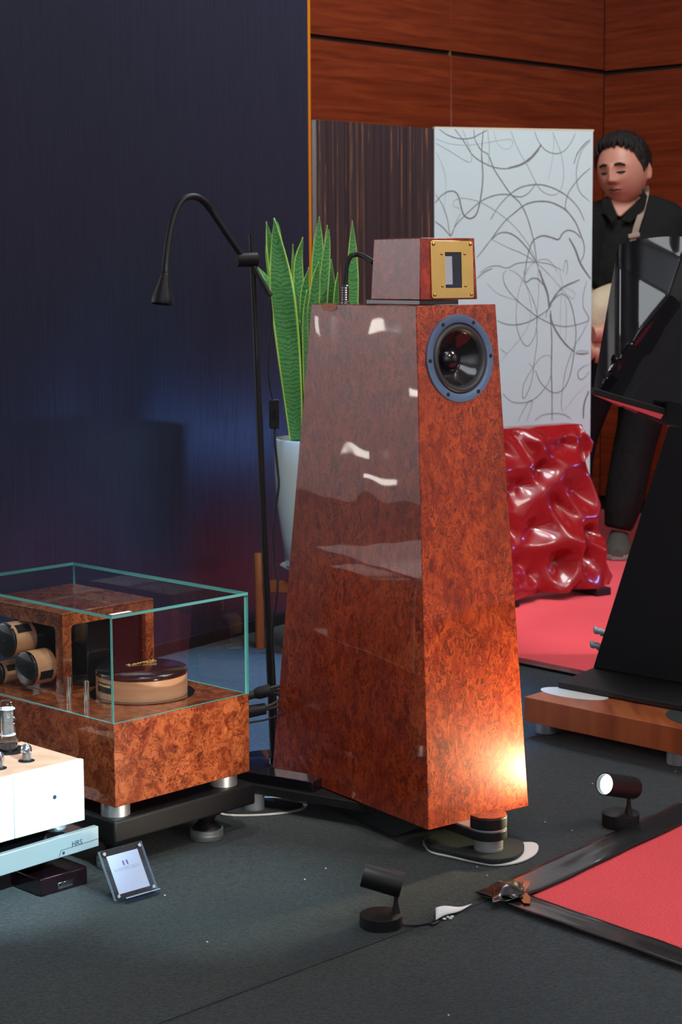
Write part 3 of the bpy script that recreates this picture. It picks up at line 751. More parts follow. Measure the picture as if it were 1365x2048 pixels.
# underside felt block and rear beam
mesh('underside_block', hexa([A+U*0.015+Wv*0.12-V3((0, 0, 0.045)), A+U*0.20+Wv*0.10-V3((0, 0, 0.045)), Cc-U*0.03-Wv*0.1-V3((0, 0, 0.045)), D+U*0.03-Wv*0.1-V3((0, 0, 0.045))],
     [A+U*0.01+Wv*0.03-V3((0, 0, 0.0005)), B-U*0.01+Wv*0.03-V3((0, 0, 0.0005)), Cc-U*0.01-Wv*0.02-V3((0, 0, 0.0005)), D+U*0.01-Wv*0.02-V3((0, 0, 0.0005))]), M_rubber, sp)
ra = F(470, 1563, 0.054); rb = F(619, 1588, 0.054); ra.z = rb.z = 0
rdir = (rb-ra).normalized(); rfr = Fr(ra, rdir)
rl = (rb-ra).length
mesh('outrigger', box(rfr, -0.02, rl+0.20, 0.0, 0.07, 0.036, 0.0535), M_black, sp, bevel=0.0015)
mesh('outrigger_bar', box(rfr, -0.015, rl, 0.012, 0.06, 0.054, 0.074), M_gloss, sp, bevel=0.0012)
FR = F(509, 1611, 0.012); FR.z = 0
mesh('foot', lathe(Fr(FR, uh), [(0.020, 0.0065), (0.020, 0.0358)], 32), M_steel, sp, smooth=40)
# base pads (front rubber pad on white board, rear card)
def kidney(pts, z): return catmull(pts, 6)
def fpoly(pts, za, zb):
    cp = catmull(pts+[pts[0]], 8)[:-1]
    w = [F(q[0], q[1], zb) for q in cp]
    return extrude(Fr((0, 0, 0), (1, 0, 0)), [(p.x, p.y) for p in w], za, zb)
top('white_base_board', fpoly([(846,1687),(850,1676),(880,1664),(930,1660),(985,1672),(1030,1683),(1068,1684),(1078,1694),(1068,1710),(1035,1724),(990,1729),(945,1722),(900,1712),(862,1703)], 0.001, 0.0045), M_board, 'white curved board lying under the front foot of the burl loudspeaker', 'board', bevel=0.001)
top('rubber_pad', fpoly([(850,1678),(868,1664),(905,1655),(950,1656),(985,1668),(1020,1675),(1045,1681),(1048,1696),(1030,1711),(990,1719),(945,1712),(895,1700),(862,1692)], 0.005, 0.0140), M_rubber, 'thick dark rubber pad between the front steel foot and white curved board', 'pad', bevel=0.002)
top('white_base_board', fpoly([(430,1622),(438,1608),(480,1596),(560,1594),(612,1604),(606,1618),(560,1627),(500,1631),(450,1630)], 0.001, 0.0025), M_board, 'thin white card lying under the rear steel foot beside the amplifier', 'board')
top('rubber_pad', fpoly([(436,1618),(448,1606),(490,1597),(560,1596),(604,1605),(596,1615),(550,1622),(500,1625),(455,1624)], 0.003, 0.006), M_rubber, 'flat dark rubber pad under the rear steel foot beside the amplifier', 'pad')

# ------------------------------------------------------------------ tweeter box on top
def findx(e, px, row):
    lo, hi = -0.1, 0.3
    for _ in range(50):
        mid = (lo+hi)/2; q = a+U*mid+Wv*e
        if proj(q)[0] < px: lo = mid
        else: hi = mid
    return lo
e1 = 0.03
x1_, x2_ = findx(e1, 840.6, 600), findx(e1, 955.5, 600)
T1 = a+U*x1_+Wv*e1; T2 = a+U*x2_+Wv*e1
def findw(px):
    lo, hi = 0, 0.6
    for _ in range(50):
        mid = (lo+hi)/2
        if proj(T1+Wv*mid)[0] > px: lo = mid
        else: hi = mid
    return lo
wd_ = findw(742)
zb_ = UP(T1, 600.3); zt_ = UP(T1, 475.3)
print('tweeter', x2_-x1_, wd_, zb_, zt_, 'driver r', RD)
zb_ = max(zb_, z1+0.006)
w_ = x2_-x1_
T1.z = T2.z = zb_; T3 = T2+Wv*wd_; T4 = T1+Wv*wd_
ins = 0.0045
tb = thing('tweeter_box', 'small burl tweeter box with gold faceplate on top of the tall loudspeaker', 'loudspeaker', T1)
ts = [T1+U*ins*1.1+Wv*ins, T2-U*ins*0.9+Wv*ins, T3-U*ins*0.9-Wv*ins, T4+U*ins-Wv*ins]
for q in ts: q.z = zt_
mesh('cabinet', hexa([T1, T2, T3, T4], ts), M_burl_small, tb, bevel=0.0015)
mesh('mounting_plate', box(Fr(T1, U, Wv), 0.004, w_*0.70, 0.006, wd_+0.02, z1-zb_+0.0003, -0.0003), M_gloss, tb, bevel=0.0008)
tZ = (ts[0]-T1); tZ = (tZ-U*tZ.dot(U)).normalized(); tN = U.cross(tZ)
if tN.y > 0: tN = -tN
g1 = PLN(863, 597, T1, tN); g2 = PLN(944, 482, T1, tN)
tf = Fr(g1, U, tZ, tN); gl = tf.inv(g2); gw, gh = gl.x, gl.y
gh = abs(gh)
print('gold', gw, gh)
wx0, wx1, wy0, wy1 = gw*0.33, gw*0.72, gh*0.18, gh*0.80
fp = mesh('faceplate', ringplate(tf, rrect(0, gw, 0, gh, 0.004), rrect(wx0, wx1, wy0, wy1, 0.001), 0.0004, 0.003), M_gold, tb, bevel=0.0004, seg=1, label='polished gold faceplate')
mesh('ribbon_mesh', box(tf, wx0-0.002, wx1+0.002, wy0-0.002, wy1+0.002, 0.0002, 0.0006), M_grille, fp)
mesh('ribbon', box(tf, wx0+0.001, wx0+(wx1-wx0)*0.46, wy0+0.006, wy1-0.007, 0.0007, 0.0010), M_ribbon, fp, label='bright crinkled silver ribbon')
sl = [box(tf, wx0, wx1, wy0+(wy1-wy0)*k/44, wy0+(wy1-wy0)*k/44+0.0004, 0.0012, 0.0015) for k in range(44)]
mesh('grille_wires', join(*sl), M_grille, fp, kind='stuff')
for sx, sy, r in [(0.06, 0.06, .0034), (0.94, 0.06, .0034), (0.06, 0.94, .0034), (0.94, 0.94, .0034), (0.25, 0.21, .0026), (0.80, 0.21, .0026), (0.25, 0.77, .0026), (0.80, 0.77, .0026)]:
    cfr = Fr(tf.p(gw*sx, gh*sy, 0.0031), U, tZ, tN)
    mesh('screw', lathe(cfr, [(r, 0), (r*0.95, r*0.3), (r*0.7, r*0.6), (r*0.3, r*0.72), (0.0002, r*0.75)], 16, False), M_gold, fp, smooth=80)
# cable from cabinet top to the tweeter box
kb = Y(691, 606, (a.y+Wv.y*0.28)); kb.z = z1
kfr = Fr(kb, (1, 0, 0))
cb = thing('tweeter_cable', 'dark braided cable arching from cabinet top into the tweeter box', 'cable', kb)
mesh('connector', lathe(kfr, [(0.0085, 0.0005), (0.0085, 0.004), (0.0068, 0.005)]+[(0.0068+0.0006*(k % 2), 0.005+0.0022*k) for k in range(1, 14)]+[(0.005, 0.036)], 24), M_darksteel, cb, smooth=30, label='ribbed grey metal connector')
yk = kb.y
pth = [Y(691, 575, yk), Y(692, 552, yk), Y(694, 530, yk), Y(702, 513, yk), Y(717, 509, yk), Y(733, 515, yk-0.02), Y(748, 525, yk-0.05)]
mesh('jacket', tube(catmull(pth, 8), 0.0048, 12), M_rubber2, cb, smooth=80)

# ------------------------------------------------------------------ amplifier with glass cover
za, zc, zg = 0.124, 0.2722, 0.4633
AN = F(231, 1616, za); AR = F(500, 1543, za); au = (AR-AN); aw = au.length; au.normalize(); av = V3((-au.y, au.x, 0))
G = F(163, 1122, zg); lg = (G-AR).dot(av)       # depth of the case from its back corner
GA = Fr((AN.x, AN.y, 0), au, av)
aw0 = aw
print('amp w', aw, 'depth', lg)
am = thing('tube_amplifier', 'large burl-wood amplifier body under the clear glass cover, far left', 'amplifier', (AN.x, AN.y, za))
mesh('body', box(GA, 0, aw, 0, lg, za, zc), M_burl_amp, am, bevel=0.0012)
# trim line
# inner housing: burl frame around black coils
hz = zc
hn = F(124.3, 1392, hz); hl = GA.inv(hn)
HN = PLN(124.3, 1227.4, (0, 0, 0), (0, 0, 1)) if False else None
ht = UP(hn, 1227.4)
hr = GA.inv(F(283, 1192, ht)); hb = GA.inv(F(153, 1165.5, ht)); hnn = GA.inv(F(124.3, 1227.4, ht))
hx0, hy0 = hnn.x, hnn.y; hx1 = hr.x; hy1 = hb.y
print('housing', hx0, hx1, hy0, hy1, ht)
hous = mesh('housing', box(GA, hx0, hx1, hy0, hy1, ht-0.004, ht), M_burl_amp, am, bevel=0.001)
# side frames facing front-right (plane y=hy0, along x) and front-left (plane x=hx0, along y)
def frameplate(fr, x0, x1, y0, y1, cols, barh, t):
    """upright rectangular frame with rounded opening"""
    outer = []; inner = rrect(x0+cols, x1-cols, y0+0.003, y1-barh, 0.008)
    n = len(inner); cx, cyy = (x0+x1)/2, (y0+y1)/2
    for x, y in inner:
        ix0, ix1, iy0, iy1 = x0+cols, x1-cols, y0+0.003, y1-barh
        ux = (x-ix0)/(ix1-ix0)*2-1; uy = (y-iy0)/(iy1-iy0)*2-1
        s = max(abs(ux), abs(uy)); outer.append((x0+(ux/s+1)/2*(x1-x0), y0+(uy/s+1)/2*(y1-y0)))
    return ringplate(fr, outer, inner, 0, t)
hh = ht-0.004-hz
mesh('side_frame', frameplate(Fr(GA.p(hx0, hy0, hz+0.0003), au, (0, 0, 1), av), 0, hx1-hx0, 0, hh-0.0006, 0.020, 0.020, 0.012), M_burl_amp, hous)
mesh('side_frame', frameplate(Fr(GA.p(hx0, hy0+0.0125, hz+0.0003), av, (0, 0, 1), au), -0.0123, hy1-hy0-0.0125, 0, hh-0.0006, 0.022, 0.024, 0.012), M_burl_amp, hous)
mesh('inner_block', box(GA, hx0+0.07, hx1-0.014, hy0+0.018, hy1-0.004, hz+0.0003, ht-0.0045), M_gloss, am, bevel=0.003)
mesh('rear_panel', box(GA, hx1-0.012, hx1, hy0+0.0125, hy1, hz+0.0003, ht-0.0045), M_burl_amp, hous)
# round wooden cans lying on their side in the left opening, axis towards -x of the case frame
def can(cx, cyy, r, length, labpos):
    """axis along GA -X; centre of outer end at pixel (cx,cy) in the plane x = hx0-0.02"""
    pl = GA.p(hx0-0.028, 0, 0); q = PLN(cx, cyy, pl, au)
    fr = Fr(q, av, (0, 0, 1), au)
    cn = mesh('coil_can', lathe(fr, [(r*0.985, 0.0065), (r*0.985, length)], 56), M_beech, am, smooth=40, label='round pale wood can lying on its side')
    mesh('end_cap', lathe(fr, [(0.001, -0.0005), (r*0.90, -0.0005), (r*0.98, 0.0006), (r, 0.0025), (r, 0.006)], 56, False), M_gloss, cn, smooth=50)
    mesh('end_cap', lathe(fr, [(r, length*0.62), (r*1.01, length)], 56), M_gloss, cn, smooth=50)
    vs = []; fs = []
    for i in range(9):
        t = math.radians(labpos-16+4*i)
        for zz in (0.012, length*0.52): vs.append(fr.p(r*1.002*math.cos(t), r*1.002*math.sin(t), zz))
    fs = [(2*i, 2*i+2, 2*i+3, 2*i+1) for i in range(8)]
    mesh('label', (vs, fs), M_black, cn)
can(8, 1281, 0.0335, 0.085, 135)
can(50, 1338, 0.0330, 0.080, 200)
can(-8, 1347, 0.022, 0.070, 150)
# drum with logo
dc0 = F(284, 1386, hz); dcl = GA.inv(dc0)
rdm = 0.0
le = F(191, 1386, hz); rdm = (le-dc0).length*1.0
rdm = 93.0*dc0.y/FPX*1.0
hd = UP(dc0, 1335)-hz
dfr2 = Fr((dc0.x, dc0.y, hz), (1, 0, 0))
rg = mesh('drum_well', cyl(dfr2, rdm*1.16, 0.0003, 0.0016, 64), M_gloss, am, smooth=40)
dm = mesh('drum', lathe(dfr2, [(rdm, 0.0018), (rdm, hd-0.009)], 72), M_beech, am, smooth=40, label='round pale wood drum with black lid')
mesh('lid', lathe(dfr2, [(rdm*1.0, hd-0.0088), (rdm*1.01, hd-0.007), (rdm*1.01, hd-0.002), (rdm*0.99, hd), (0.001, hd)], 72, False), M_gloss, dm, smooth=50)
lg1 = F(248, 1332, hz+hd+0.0004); lg2 = F(315, 1318, hz+hd+0.0004); lgx = (lg2-lg1); lglen = lgx.length
ltf = Fr((lg1+lg2)/2, lgx)
text('logo', 'Kawero!', ltf, 0.020, M_goldprint, dm, 0.0002, shear=0.2)
ltf2 = Fr(ltf.p(0.018, -0.010, 0), lgx)
text('logo', 'Classica', ltf2, 0.0075, M_goldprint, dm, 0.0002)
# drum label
vs = []
for i in range(9):
    t = math.radians(206+4.2*i)
    for zz in (hd*0.28, hd*0.66): vs.append(dfr2.p(rdm*1.003*math.cos(t), rdm*1.003*math.sin(t), zz))
mesh('label', (vs, [(2*i, 2*i+2, 2*i+3, 2*i+1) for i in range(8)]), M_black, dm)
vs = []
for i in range(7):
    t = math.radians(209+4.2*i)
    for zz in (hd*0.52, hd*0.60): vs.append(dfr2.p(rdm*1.005*math.cos(t), rdm*1.005*math.sin(t), zz))
mesh('label_print', (vs, [(2*i, 2*i+2, 2*i+3, 2*i+1) for i in range(6)]), M_goldprint, dm)
for px_, py_ in ((139, 1404), (174, 1412)):
    q = F(px_, py_, hz); mesh('glass_post', lathe(Fr(q, (1, 0, 0)), [(0.0048, 0.0005), (0.0048, 0.046), (0.003, 0.047)], 20), M_chrome, am, smooth=40, label='short clear shiny post')
# glass cover
cg = thing('glass_cover', 'clear glass box cover with teal edges over the burl amplifier', 'cover', (AN.x, AN.y, zc))
tk = 0.005
def pane(fr_args, parent, thin_axis):
    g_ = box(GA, *fr_args); vs, fs = g_
    mi = []
    ax = {'x': au, 'y': av, 'z': V3((0, 0, 1))}[thin_axis]
    for f in fs:
        n = (V3(vs[f[1]])-V3(vs[f[0]])).cross(V3(vs[f[2]])-V3(vs[f[0]])).normalized()
        mi.append(0 if abs(n.dot(ax)) > 0.9 else 1)
    return mesh('pane', g_, None, parent, mats=[M_glass, M_teal], mi=mi)
gz0 = zc+0.0006
pane((0.0, aw, 0.0, lg, zg-tk, zg), cg, 'z')
pane((0.0, aw, 0.0, tk, gz0, zg-tk-0.0002), cg, 'y')
pane((0.0, aw, lg-tk, lg, gz0, zg-tk-0.0002), cg, 'y')
pane((0.0, tk, tk+0.0002, lg-tk-0.0002, gz0, zg-tk-0.0002), cg, 'x')
pane((aw-tk, aw, tk+0.0002, lg-tk-0.0002, gz0, zg-tk-0.0002), cg, 'x')
mesh('sticker', box(GA, 0.006, 0.050, 0.006, 0.016, zg+0.0003, zg+0.0006), M_paper, cg, label='small white sticker')
# silver feet of the amplifier and black platform
for x_, y_ in ((0.028, 0.035), (aw-0.035, 0.035), (0.03, lg-0.05), (aw-0.035, lg-0.05)):
    mesh('foot', lathe(Fr(GA.p(x_, y_, 0), au), [(0.026, 0.1005), (0.026, 0.1235)], 40), M_steel, am, smooth=40, label='brushed steel foot')
pfm = thing('isolation_platform', 'black satin platform carrying the burl amplifier', 'platform', GA.p(0, 0, 0))
mesh('shelf', box(GA, -0.004, aw+0.012, -0.002, lg, 0.060, 0.100), M_black, pfm, bevel=0.004, seg=3)
for q in (F(413, 1684), F(255, 1735)):
    pass
fq = F(414, 1676); fql = GA.inv(fq)
for x_, y_ in ((fql.x, fql.y), (0.035, fql.y), (fql.x, lg-0.08), (0.035, lg-0.08)):
    fr = Fr(GA.p(x_, y_, 0), au)
    ft = mesh('foot', lathe(fr, [(0.030, 0.0006), (0.031, 0.002), (0.031, 0.011), (0.0305, 0.0115), (0.031, 0.012), (0.031, 0.020), (0.029, 0.021)], 40), M_steel, pfm, smooth=40, label='steel disc foot')
    mesh('foot_stem', lathe(fr, [(0.028, 0.0212), (0.022, 0.028), (0.014, 0.035), (0.020, 0.045), (0.034, 0.053), (0.036, 0.0597)], 40), M_black, ft, smooth=50)

# ------------------------------------------------------------------ foreground tube amplifier
wz0, wz1 = 0.115, 0.222
WR = F(170, 1640, wz0); WL = F(0, 1686, wz0); wu = (WR-WL).normalized(); wv = V3((-wu.y, wu.x, 0))
wz1 = UP(WR, 1518)
WG = Fr((WR.x, WR.y, 0), -wu, wv)   # x runs left along the front, y away
print('white amp top', wz1, WR)
bq = WG.inv(F(34, 1484, wz1)); print('ply back', bq)
wdp = max(0.16, bq.y)
wa = thing('valve_amplifier', 'low pale-topped valve amplifier with bright silver faceplate, lower left', 'amplifier', (WR.x, WR.y, wz0))
mesh('faceplate', box(WG, 0, 0.145, 0, 0.010, wz0, wz1), M_silver, wa, bevel=0.0012, label='bright silver faceplate')
mesh('faceplate', box(WG, 0.1462, 0.36, 0, 0.010, wz0, wz1), M_silver, wa, bevel=0.0012, label='bright silver faceplate')
mesh('body', box(WG, 0.004, 0.356, 0.0102, wdp, wz0+0.002, wz1-0.009), M_black, wa)
mesh('top_board', box(WG, 0.001, 0.358, 0.0103, wdp, wz1-0.0085, wz1-0.0006), M_ply, wa, bevel=0.001, label='pale plywood top board')
lp = PLN(109, 1594, WG.p(0, 0, 0), wv)
mesh('indicator', lathe(Fr(lp, wu, (0, 0, 1), -wv), [(0.0035, 0.0002), (0.0035, 0.0012), (0.002, 0.0016)], 20), M_engrave, wa, label='small dark blue indicator')
for x_ in (0.04, 0.30):
    for y_ in (0.03, wdp-0.04):
        mesh('foot', lathe(Fr(WG.p(x_, y_, 0), wu), [(0.016, wz0-0.0140), (0.020, wz0-0.009), (0.022, wz0-0.0003)], 32), M_steel, wa, smooth=40)
def tube_valve(px_, py_, r, h, big, label):
    q = F(px_, py_, wz1); fr = Fr((q.x, q.y, wz1-0.0004), (1, 0, 0))
    t = thing('valve', label, 'valve', fr.O, 'valves on the pale plywood amplifier top' if False else None)
    mesh('socket', lathe(fr, [(r*1.45, 0.0002), (r*1.45, 0.0006)], 36), M_matte, t)
    if big:
        mesh('base', lathe(fr, [(r*0.72, 0.0008), (r*0.72, h*0.15)], 36), M_gloss, t, smooth=40)
        mesh('bulb', lathe(fr, [(r*0.70, h*0.151), (r*0.78, h*0.2), (r*0.84, h*0.30), (r*1.0, h*0.5), (r*1.05, h*0.62), (r*1.0, h*0.69), (r*0.80, h*0.74), (r*0.68, h*0.78), (r*0.66, h*0.90), (r*0.58, h*0.96), (r*0.35, h*0.99), (0.0005, h)], 40, False), M_bulb, t, smooth=80, label='clear glass bulb')
        mesh('plate', box(Fr(fr.p(0, 0, 0), wu), -r*0.42, r*0.42, -r*0.2, r*0.2, h*0.33, h*0.80), M_mesh, t, bevel=0.001)
        for sx in (-0.5, 0.5): mesh('support_rod', cyl(Fr(fr.p(r*sx*wu.x, r*sx*wu.y, 0), wu), r*0.07, h*0.27, h*0.86, 12), M_chrome, t)
        for zz in (0.31, 0.82): mesh('spacer', cyl(fr, r*0.60, h*zz, h*(zz+0.012), 32), M_paper, t)
    else:
        mesh('bulb', lathe(fr, [(r*0.95, 0.0008), (r, h*0.08), (r, h*0.50)], 36, False), M_bulb, t, smooth=80, label='clear glass bulb')
        mesh('getter', lathe(fr, [(r, h*0.50), (r, h*0.62), (r*0.93, h*0.74), (r*0.70, h*0.84), (r*0.35, h*0.90), (r*0.16, h*0.92), (r*0.12, h*0.98), (0.0004, h)], 36, False), M_mirror, t, smooth=80, label='mirrored silver crown')
        mesh('plate', lathe(fr, [(r*0.7, h*0.12), (r*0.7, h*0.48)], 24), M_mesh, t, smooth=40)
        for k in range(9):
            tt = 2*PI*k/9; mesh('pin', cyl(Fr(fr.p(r*0.6*math.cos(tt), r*0.6*math.sin(tt), 0), wu), r*0.06, 0.0008, h*0.12, 8), M_chrome, t)
    return t
pxm = 3.1/FPX
tube_valve(16, 1500, 28*pxm, 106*pxm, True, 'large clear glass valve, tallest one on the pale plywood top')
tube_valve(53, 1521, 11.5*pxm, 38*pxm, False, 'small silver-topped valve standing right of the large clear valve')
tube_valve(-3, 1536, 11.5*pxm, 38*pxm, False, 'small silver-topped valve at left frame edge before the large valve')
# aluminium platform
hp1 = F(198, 1692, 0.062); hp0 = F(0, 1753, 0.062); hu = (hp1-hp0).normalized(); hvv = V3((-hu.y, hu.x, 0))
HF = Fr((hp1.x, hp1.y, 0), -hu, hvv)
hpt = UP(hp1, 1652)
print('hrs top', hpt, hp1)
hpt = min(hpt, wz0-0.0145)
hs = thing('isolation_platform', 'brushed aluminium platform with engraved letters under the valve amplifier', 'platform', HF.p(0, 0, 0.06))
mesh('front_bar', box(HF, 0, 0.42, 0, 0.012, 0.062, hpt), M_alu, hs, bevel=0.0012, label='brushed aluminium front bar')
mesh('shelf', box(HF, 0.001, 0.418, 0.0122, 0.26, 0.063, hpt-0.0008), M_gloss, hs, bevel=0.002)
tq = PLN(154, 1686, HF.p(0, 0, 0), hvv); text('engraved_letters', 'HRS', Fr(tq-hvv*0.0004, hu, (0, 0, 1), -hvv), 0.013, M_engrave, hs, 0.0002)
# engraved groove
def hpx(x, y): q = HF.inv(PLN(x, y, HF.p(0, 0, 0), hvv)); return q.x, q.z
gp = [hpx(118, 1714), hpx(122, 1701), hpx(160, 1689), hpx(197, 1677)]
gs = []
for (x0_, y0_), (x1__, y1_) in zip(gp[:-1], gp[1:]):
    gs.append(tube([HF.p(x0_, -0.0002, y0_), HF.p(x1__, -0.0002, y1_)], 0.0005, 6))
mesh('groove', join(*gs), M_engrave, hs)
gsx = hpx(127, 1706); mesh('screw', lathe(Fr(HF.p(gsx[0], -0.0002, gsx[1]), hu, (0, 0, 1), -hvv), [(0.0026, 0), (0.0026, 0.0006)], 16), M_engrave, hs)
for x_ in (0.03, 0.38):
    for y_ in (0.15, 0.23):
        mesh('foot', lathe(Fr(HF.p(x_, y_, 0), hu), [(0.020, 0.0005), (0.020, 0.0615)], 24), M_black, hs, smooth=40)
# low wine-red box under it
w0 = F(82, 1796); w1 = F(176, 1768); wu2 = (w1-w0).normalized(); wv2 = V3((-wu2.y, wu2.x, 0)); XF = Fr(w0, wu2, wv2)
wlen = (w1-w0).length; wzt = min(UP(w0, 1759), 0.058)
bx = thing('equipment_box', 'small dark wine-red lacquered box on the carpet under the aluminium platform', 'box', w0)
mesh('body', box(XF, 0, wlen, 0, 0.09, 0.001, wzt), M_wine, bx, bevel=0.003, seg=3)
c1 = XF.inv(PLN(116, 1777, w0, wv2)); c2 = XF.inv(PLN(145, 1762, w0, wv2))
x0_, x1__ = c1.x, c2.x; zc_ = (c1.z+c2.z)/2+0.001
pl_ = mesh('name_plate', box(XF, x0_, x1__, -0.0012, -0.0002, zc_-0.0055, zc_+0.0055), M_chrome, bx, bevel=0.0004, seg=1, label='small silver name plate')
mesh('plate_field', box(XF, x0_+0.001, x1__-0.001, -0.0015, -0.0013, zc_-0.0008, zc_+0.0045), M_matte, pl_)
text('plate_text', 'Kawero', Fr(XF.p((x0_+x1__)/2, -0.0016, zc_+0.0018), wu2, (0, 0, 1), -wv2), 0.0055, M_chrome, pl_, 0.0001)

# acrylic sign holder
S00 = F(231, 1806); S10 = F(314, 1779); sgx = (S10-S00); sgw = sgx.length; sgx.normalize(); sgy = V3((-sgx.y, sgx.x, 0))
# tilted board: bottom edge a little above carpet, top leaning back; the board is also rolled within its plane
sg = thing('sign_stand', 'clear acrylic stand holding a small white printed card on the dark carpet', 'sign', S00)
zbm = 0.006
bl_ = F(231, 1802, zbm); brr = F(314, 1778, zbm)
lean = math.radians(20)
sX_ = (brr-bl_).normalized(); sYv = (V3((0, 0, 1))*math.cos(lean)+V3((-sX_.y, sX_.x, 0))*math.sin(lean))
sNn = sX_.cross(sYv).normalized()
if sNn.y > 0: sNn = -sNn
tl = PLN(198, 1706, bl_, sNn); tr = PLN(280, 1680, bl_, sNn)
sYd = ((tl-bl_)+(tr-brr)).normalized(); sH = ((tl-bl_).length+(tr-brr).length)/2
wS = (brr-bl_).length
sfm = Fr(bl_, sX_, sYd, sNn)
def slabp(x0, x1, y0, y1, z0_, z1_): return fixn([sfm.p(x, y, z) for z in (z0_, z1_) for x, y in ((x0, y0), (x1, y0), (x1, y1), (x0, y1))], BOXF)
def acr(name, g_):
    vs, fs = g_; mi = []
    for f in fs:
        n = (V3(vs[f[1]])-V3(vs[f[0]])).cross(V3(vs[f[2]])-V3(vs[f[0]])).normalized(); mi.append(0 if abs(n.dot(sNn)) > 0.9 else 1)
    return mesh(name, g_, None, sg, mats=[M_acrylic, M_acedge], mi=mi)
acr('front_sheet', slabp(0, wS, 0, sH, 0.0008, 0.003)); acr('back_sheet', slabp(0, wS, 0, sH, -0.003, -0.0008))
mesh('card', slabp(wS*0.13, wS*0.87, sH*0.10, sH*0.87, -0.0004, 0.0004), M_paper, sg, label='white printed card')
for sx, sy in ((0.08, 0.93), (0.92, 0.93), (0.92, 0.07), (0.08, 0.07)):
    q = sfm.p(wS*sx, sH*sy, 0.0031); mesh('magnet', cyl(Fr(q, sX_, None, sNn), 0.0030, 0, 0.0015, 16), M_chrome, sg)
cfr_ = Fr(sfm.p(wS*0.5, sH*0.56, 0.0006), sX_, sYd, sNn)
text('card_text', 'KAWEROREH', cfr_, 0.0085, M_print, sg, 0.00008)
for dx in (-0.004, 0.0035):
    mesh('card_emblem', extrude(Fr(sfm.p(wS*0.5+dx, sH*0.67, 0.0006), sX_, sYd, sNn), [(-0.0016, 0.005), (0.0018, 0.003), (0.0016, -0.005), (-0.0010, -0.003)], 0, 0.0001), M_purple, sg)
hb_ = Fr((bl_.x, bl_.y, 0), (sX_.x, sX_.y, 0))
mesh('cradle', join(box(hb_, 0.012, wS-0.004, -0.014, -0.0105, 0.0008, 0.012), box(hb_, 0.012, wS-0.004, -0.014, 0.045, 0.0006, 0.003)), None, sg, mats=[M_acrylic], mi=None)
mesh('cradle_edge', box(hb_, 0.012, wS-0.004, -0.0145, -0.0142, 0.0105, 0.012), M_acedge, sg)

# ------------------------------------------------------------------ floor spot lamps
def floor_lamp(bx_, by_, rb, hb0, stem_px, back_px, front_px, r, dy, lit, label, dyf):
    q = F(bx_, by_); fr = Fr(q, (1, 0, 0))
    t = thing('floor_spotlight', label, 'lamp', q, 'black spotlights standing on the carpet')
    mesh('base', lathe(fr, [(rb, 0.0012), (rb, hb0), (rb-0.002, hb0+0.0015)], 56), M_black, t, smooth=40)
    Bk = Y(*back_px, q.y+dy); Fp = Y(*front_px, q.y+dyf)
    ax = (Fp-Bk).normalized(); ln = (Fp-Bk).length
    hf = Fr(Bk, ax.cross(V3((0, 0, 1))), None, ax)
    mesh('housing', lathe(hf, [(0.001, 0), (r*0.97, 0), (r, 0.002), (r, ln), (r*0.90, ln), (r*0.88, ln-0.012), (0.001, ln-0.012)], 56, False), M_black, t, smooth=50)
    sp0 = fr.p(stem_px[0], stem_px[1], hb0+0.0015); s1 = Bk+ax*(ln*0.16)-V3((0, 0, r*0.9))
    sp0 = V3((s1.x, s1.y, hb0+0.0015))
    mesh('stem', tube([sp0, sp0+V3((0, 0, 0.006)), sp0+(s1-sp0)*0.55, s1+V3((0, 0, 0.004))], [0.0078, 0.0066, 0.0040, 0.0034], 20), M_black, t, smooth=60)
    ln_ = mesh('lens', lathe(hf, [(0.0005, ln-0.010), (r*0.87, ln-0.010)], 40, False), M_glow if lit else M_chrome, t, label='glowing white lens' if lit else None)
    return Fp, ax, t
# lit lamp on the right
s = F(1241, 1650).y/FPX
Fp1, ax1, t1 = floor_lamp(1242, 1651, 38*s, 27*s, (0, 0), (1268, 1576), (1210, 1568), 23*s, 0.0, True, 'lit black spotlight on the right shining at the loudspeaker', -0.055)
print('lamp dist to face plane', (Fp1-A).dot(ffN))
sl_ = spot('spotlight_beam', Fp1+ax1*0.004, DC*0+F(1035, 1560, 0.30), 120, 17, (1.0, 0.84, 0.46), 0.9, 0.012)
aim(sl_, B+V3((-0.16, -0.13, 0.24)))
s = F(763, 1860).y/FPX
Fp2, ax2, t2 = floor_lamp(763, 1851, 45*s, 24*s, (0, 0), (805, 1771), (727, 1748), 26.5*s, 0.004, False, 'black spotlight in the foreground seen from behind beside the white paper', 0.012)
spot('spotlight_beam', Fp2+ax2*0.004, GA.p(aw*0.4, 0, 0.2), 55, 9.0, (1.0, 0.84, 0.66), 0.8, 0.015)
# lamp cable and paper
cpts = [(806, 1850, 0.006), (835, 1850, 0.003), (858, 1846, 0.003), (866, 1849, 0.003), (878, 1843, 0.003)]
top('lamp_cable', tube(catmull([F(x, y, z) for x, y, z in cpts], 6), 0.0022, 10), M_rubber2, 'short thin grey cable running from the foreground spotlight to the paper', 'cable', smooth=80)
def pap(u, v):
    q = F(872+u*72, 1826-u*9+v*(22*(1-u)), 0); q.z = 0.006+0.010*math.sin(v*PI)*(1-u)+0.002*math.sin(u*7); return q
g, uvq = grid(pap, 14, 8)
o = top('paper_scrap', g, M_paper, 'torn pointed scrap of white paper over the carpet seam', 'paper', smooth=True)
s_ = o.modifiers.new('t', 'SOLIDIFY'); s_.thickness = 0.0006
for k in range(9):
    q = F(888+random.uniform(0, 26), 1836+random.uniform(0, 12))
    if k < 5: top('lint', sphere((q.x, q.y, 0.0032), 0.0032, 0.0020, 0.0018, 8, 5), M_paper, 'small white lint crumb on the carpet beside the paper scrap', 'lint', 'lint crumbs by the paper scrap')
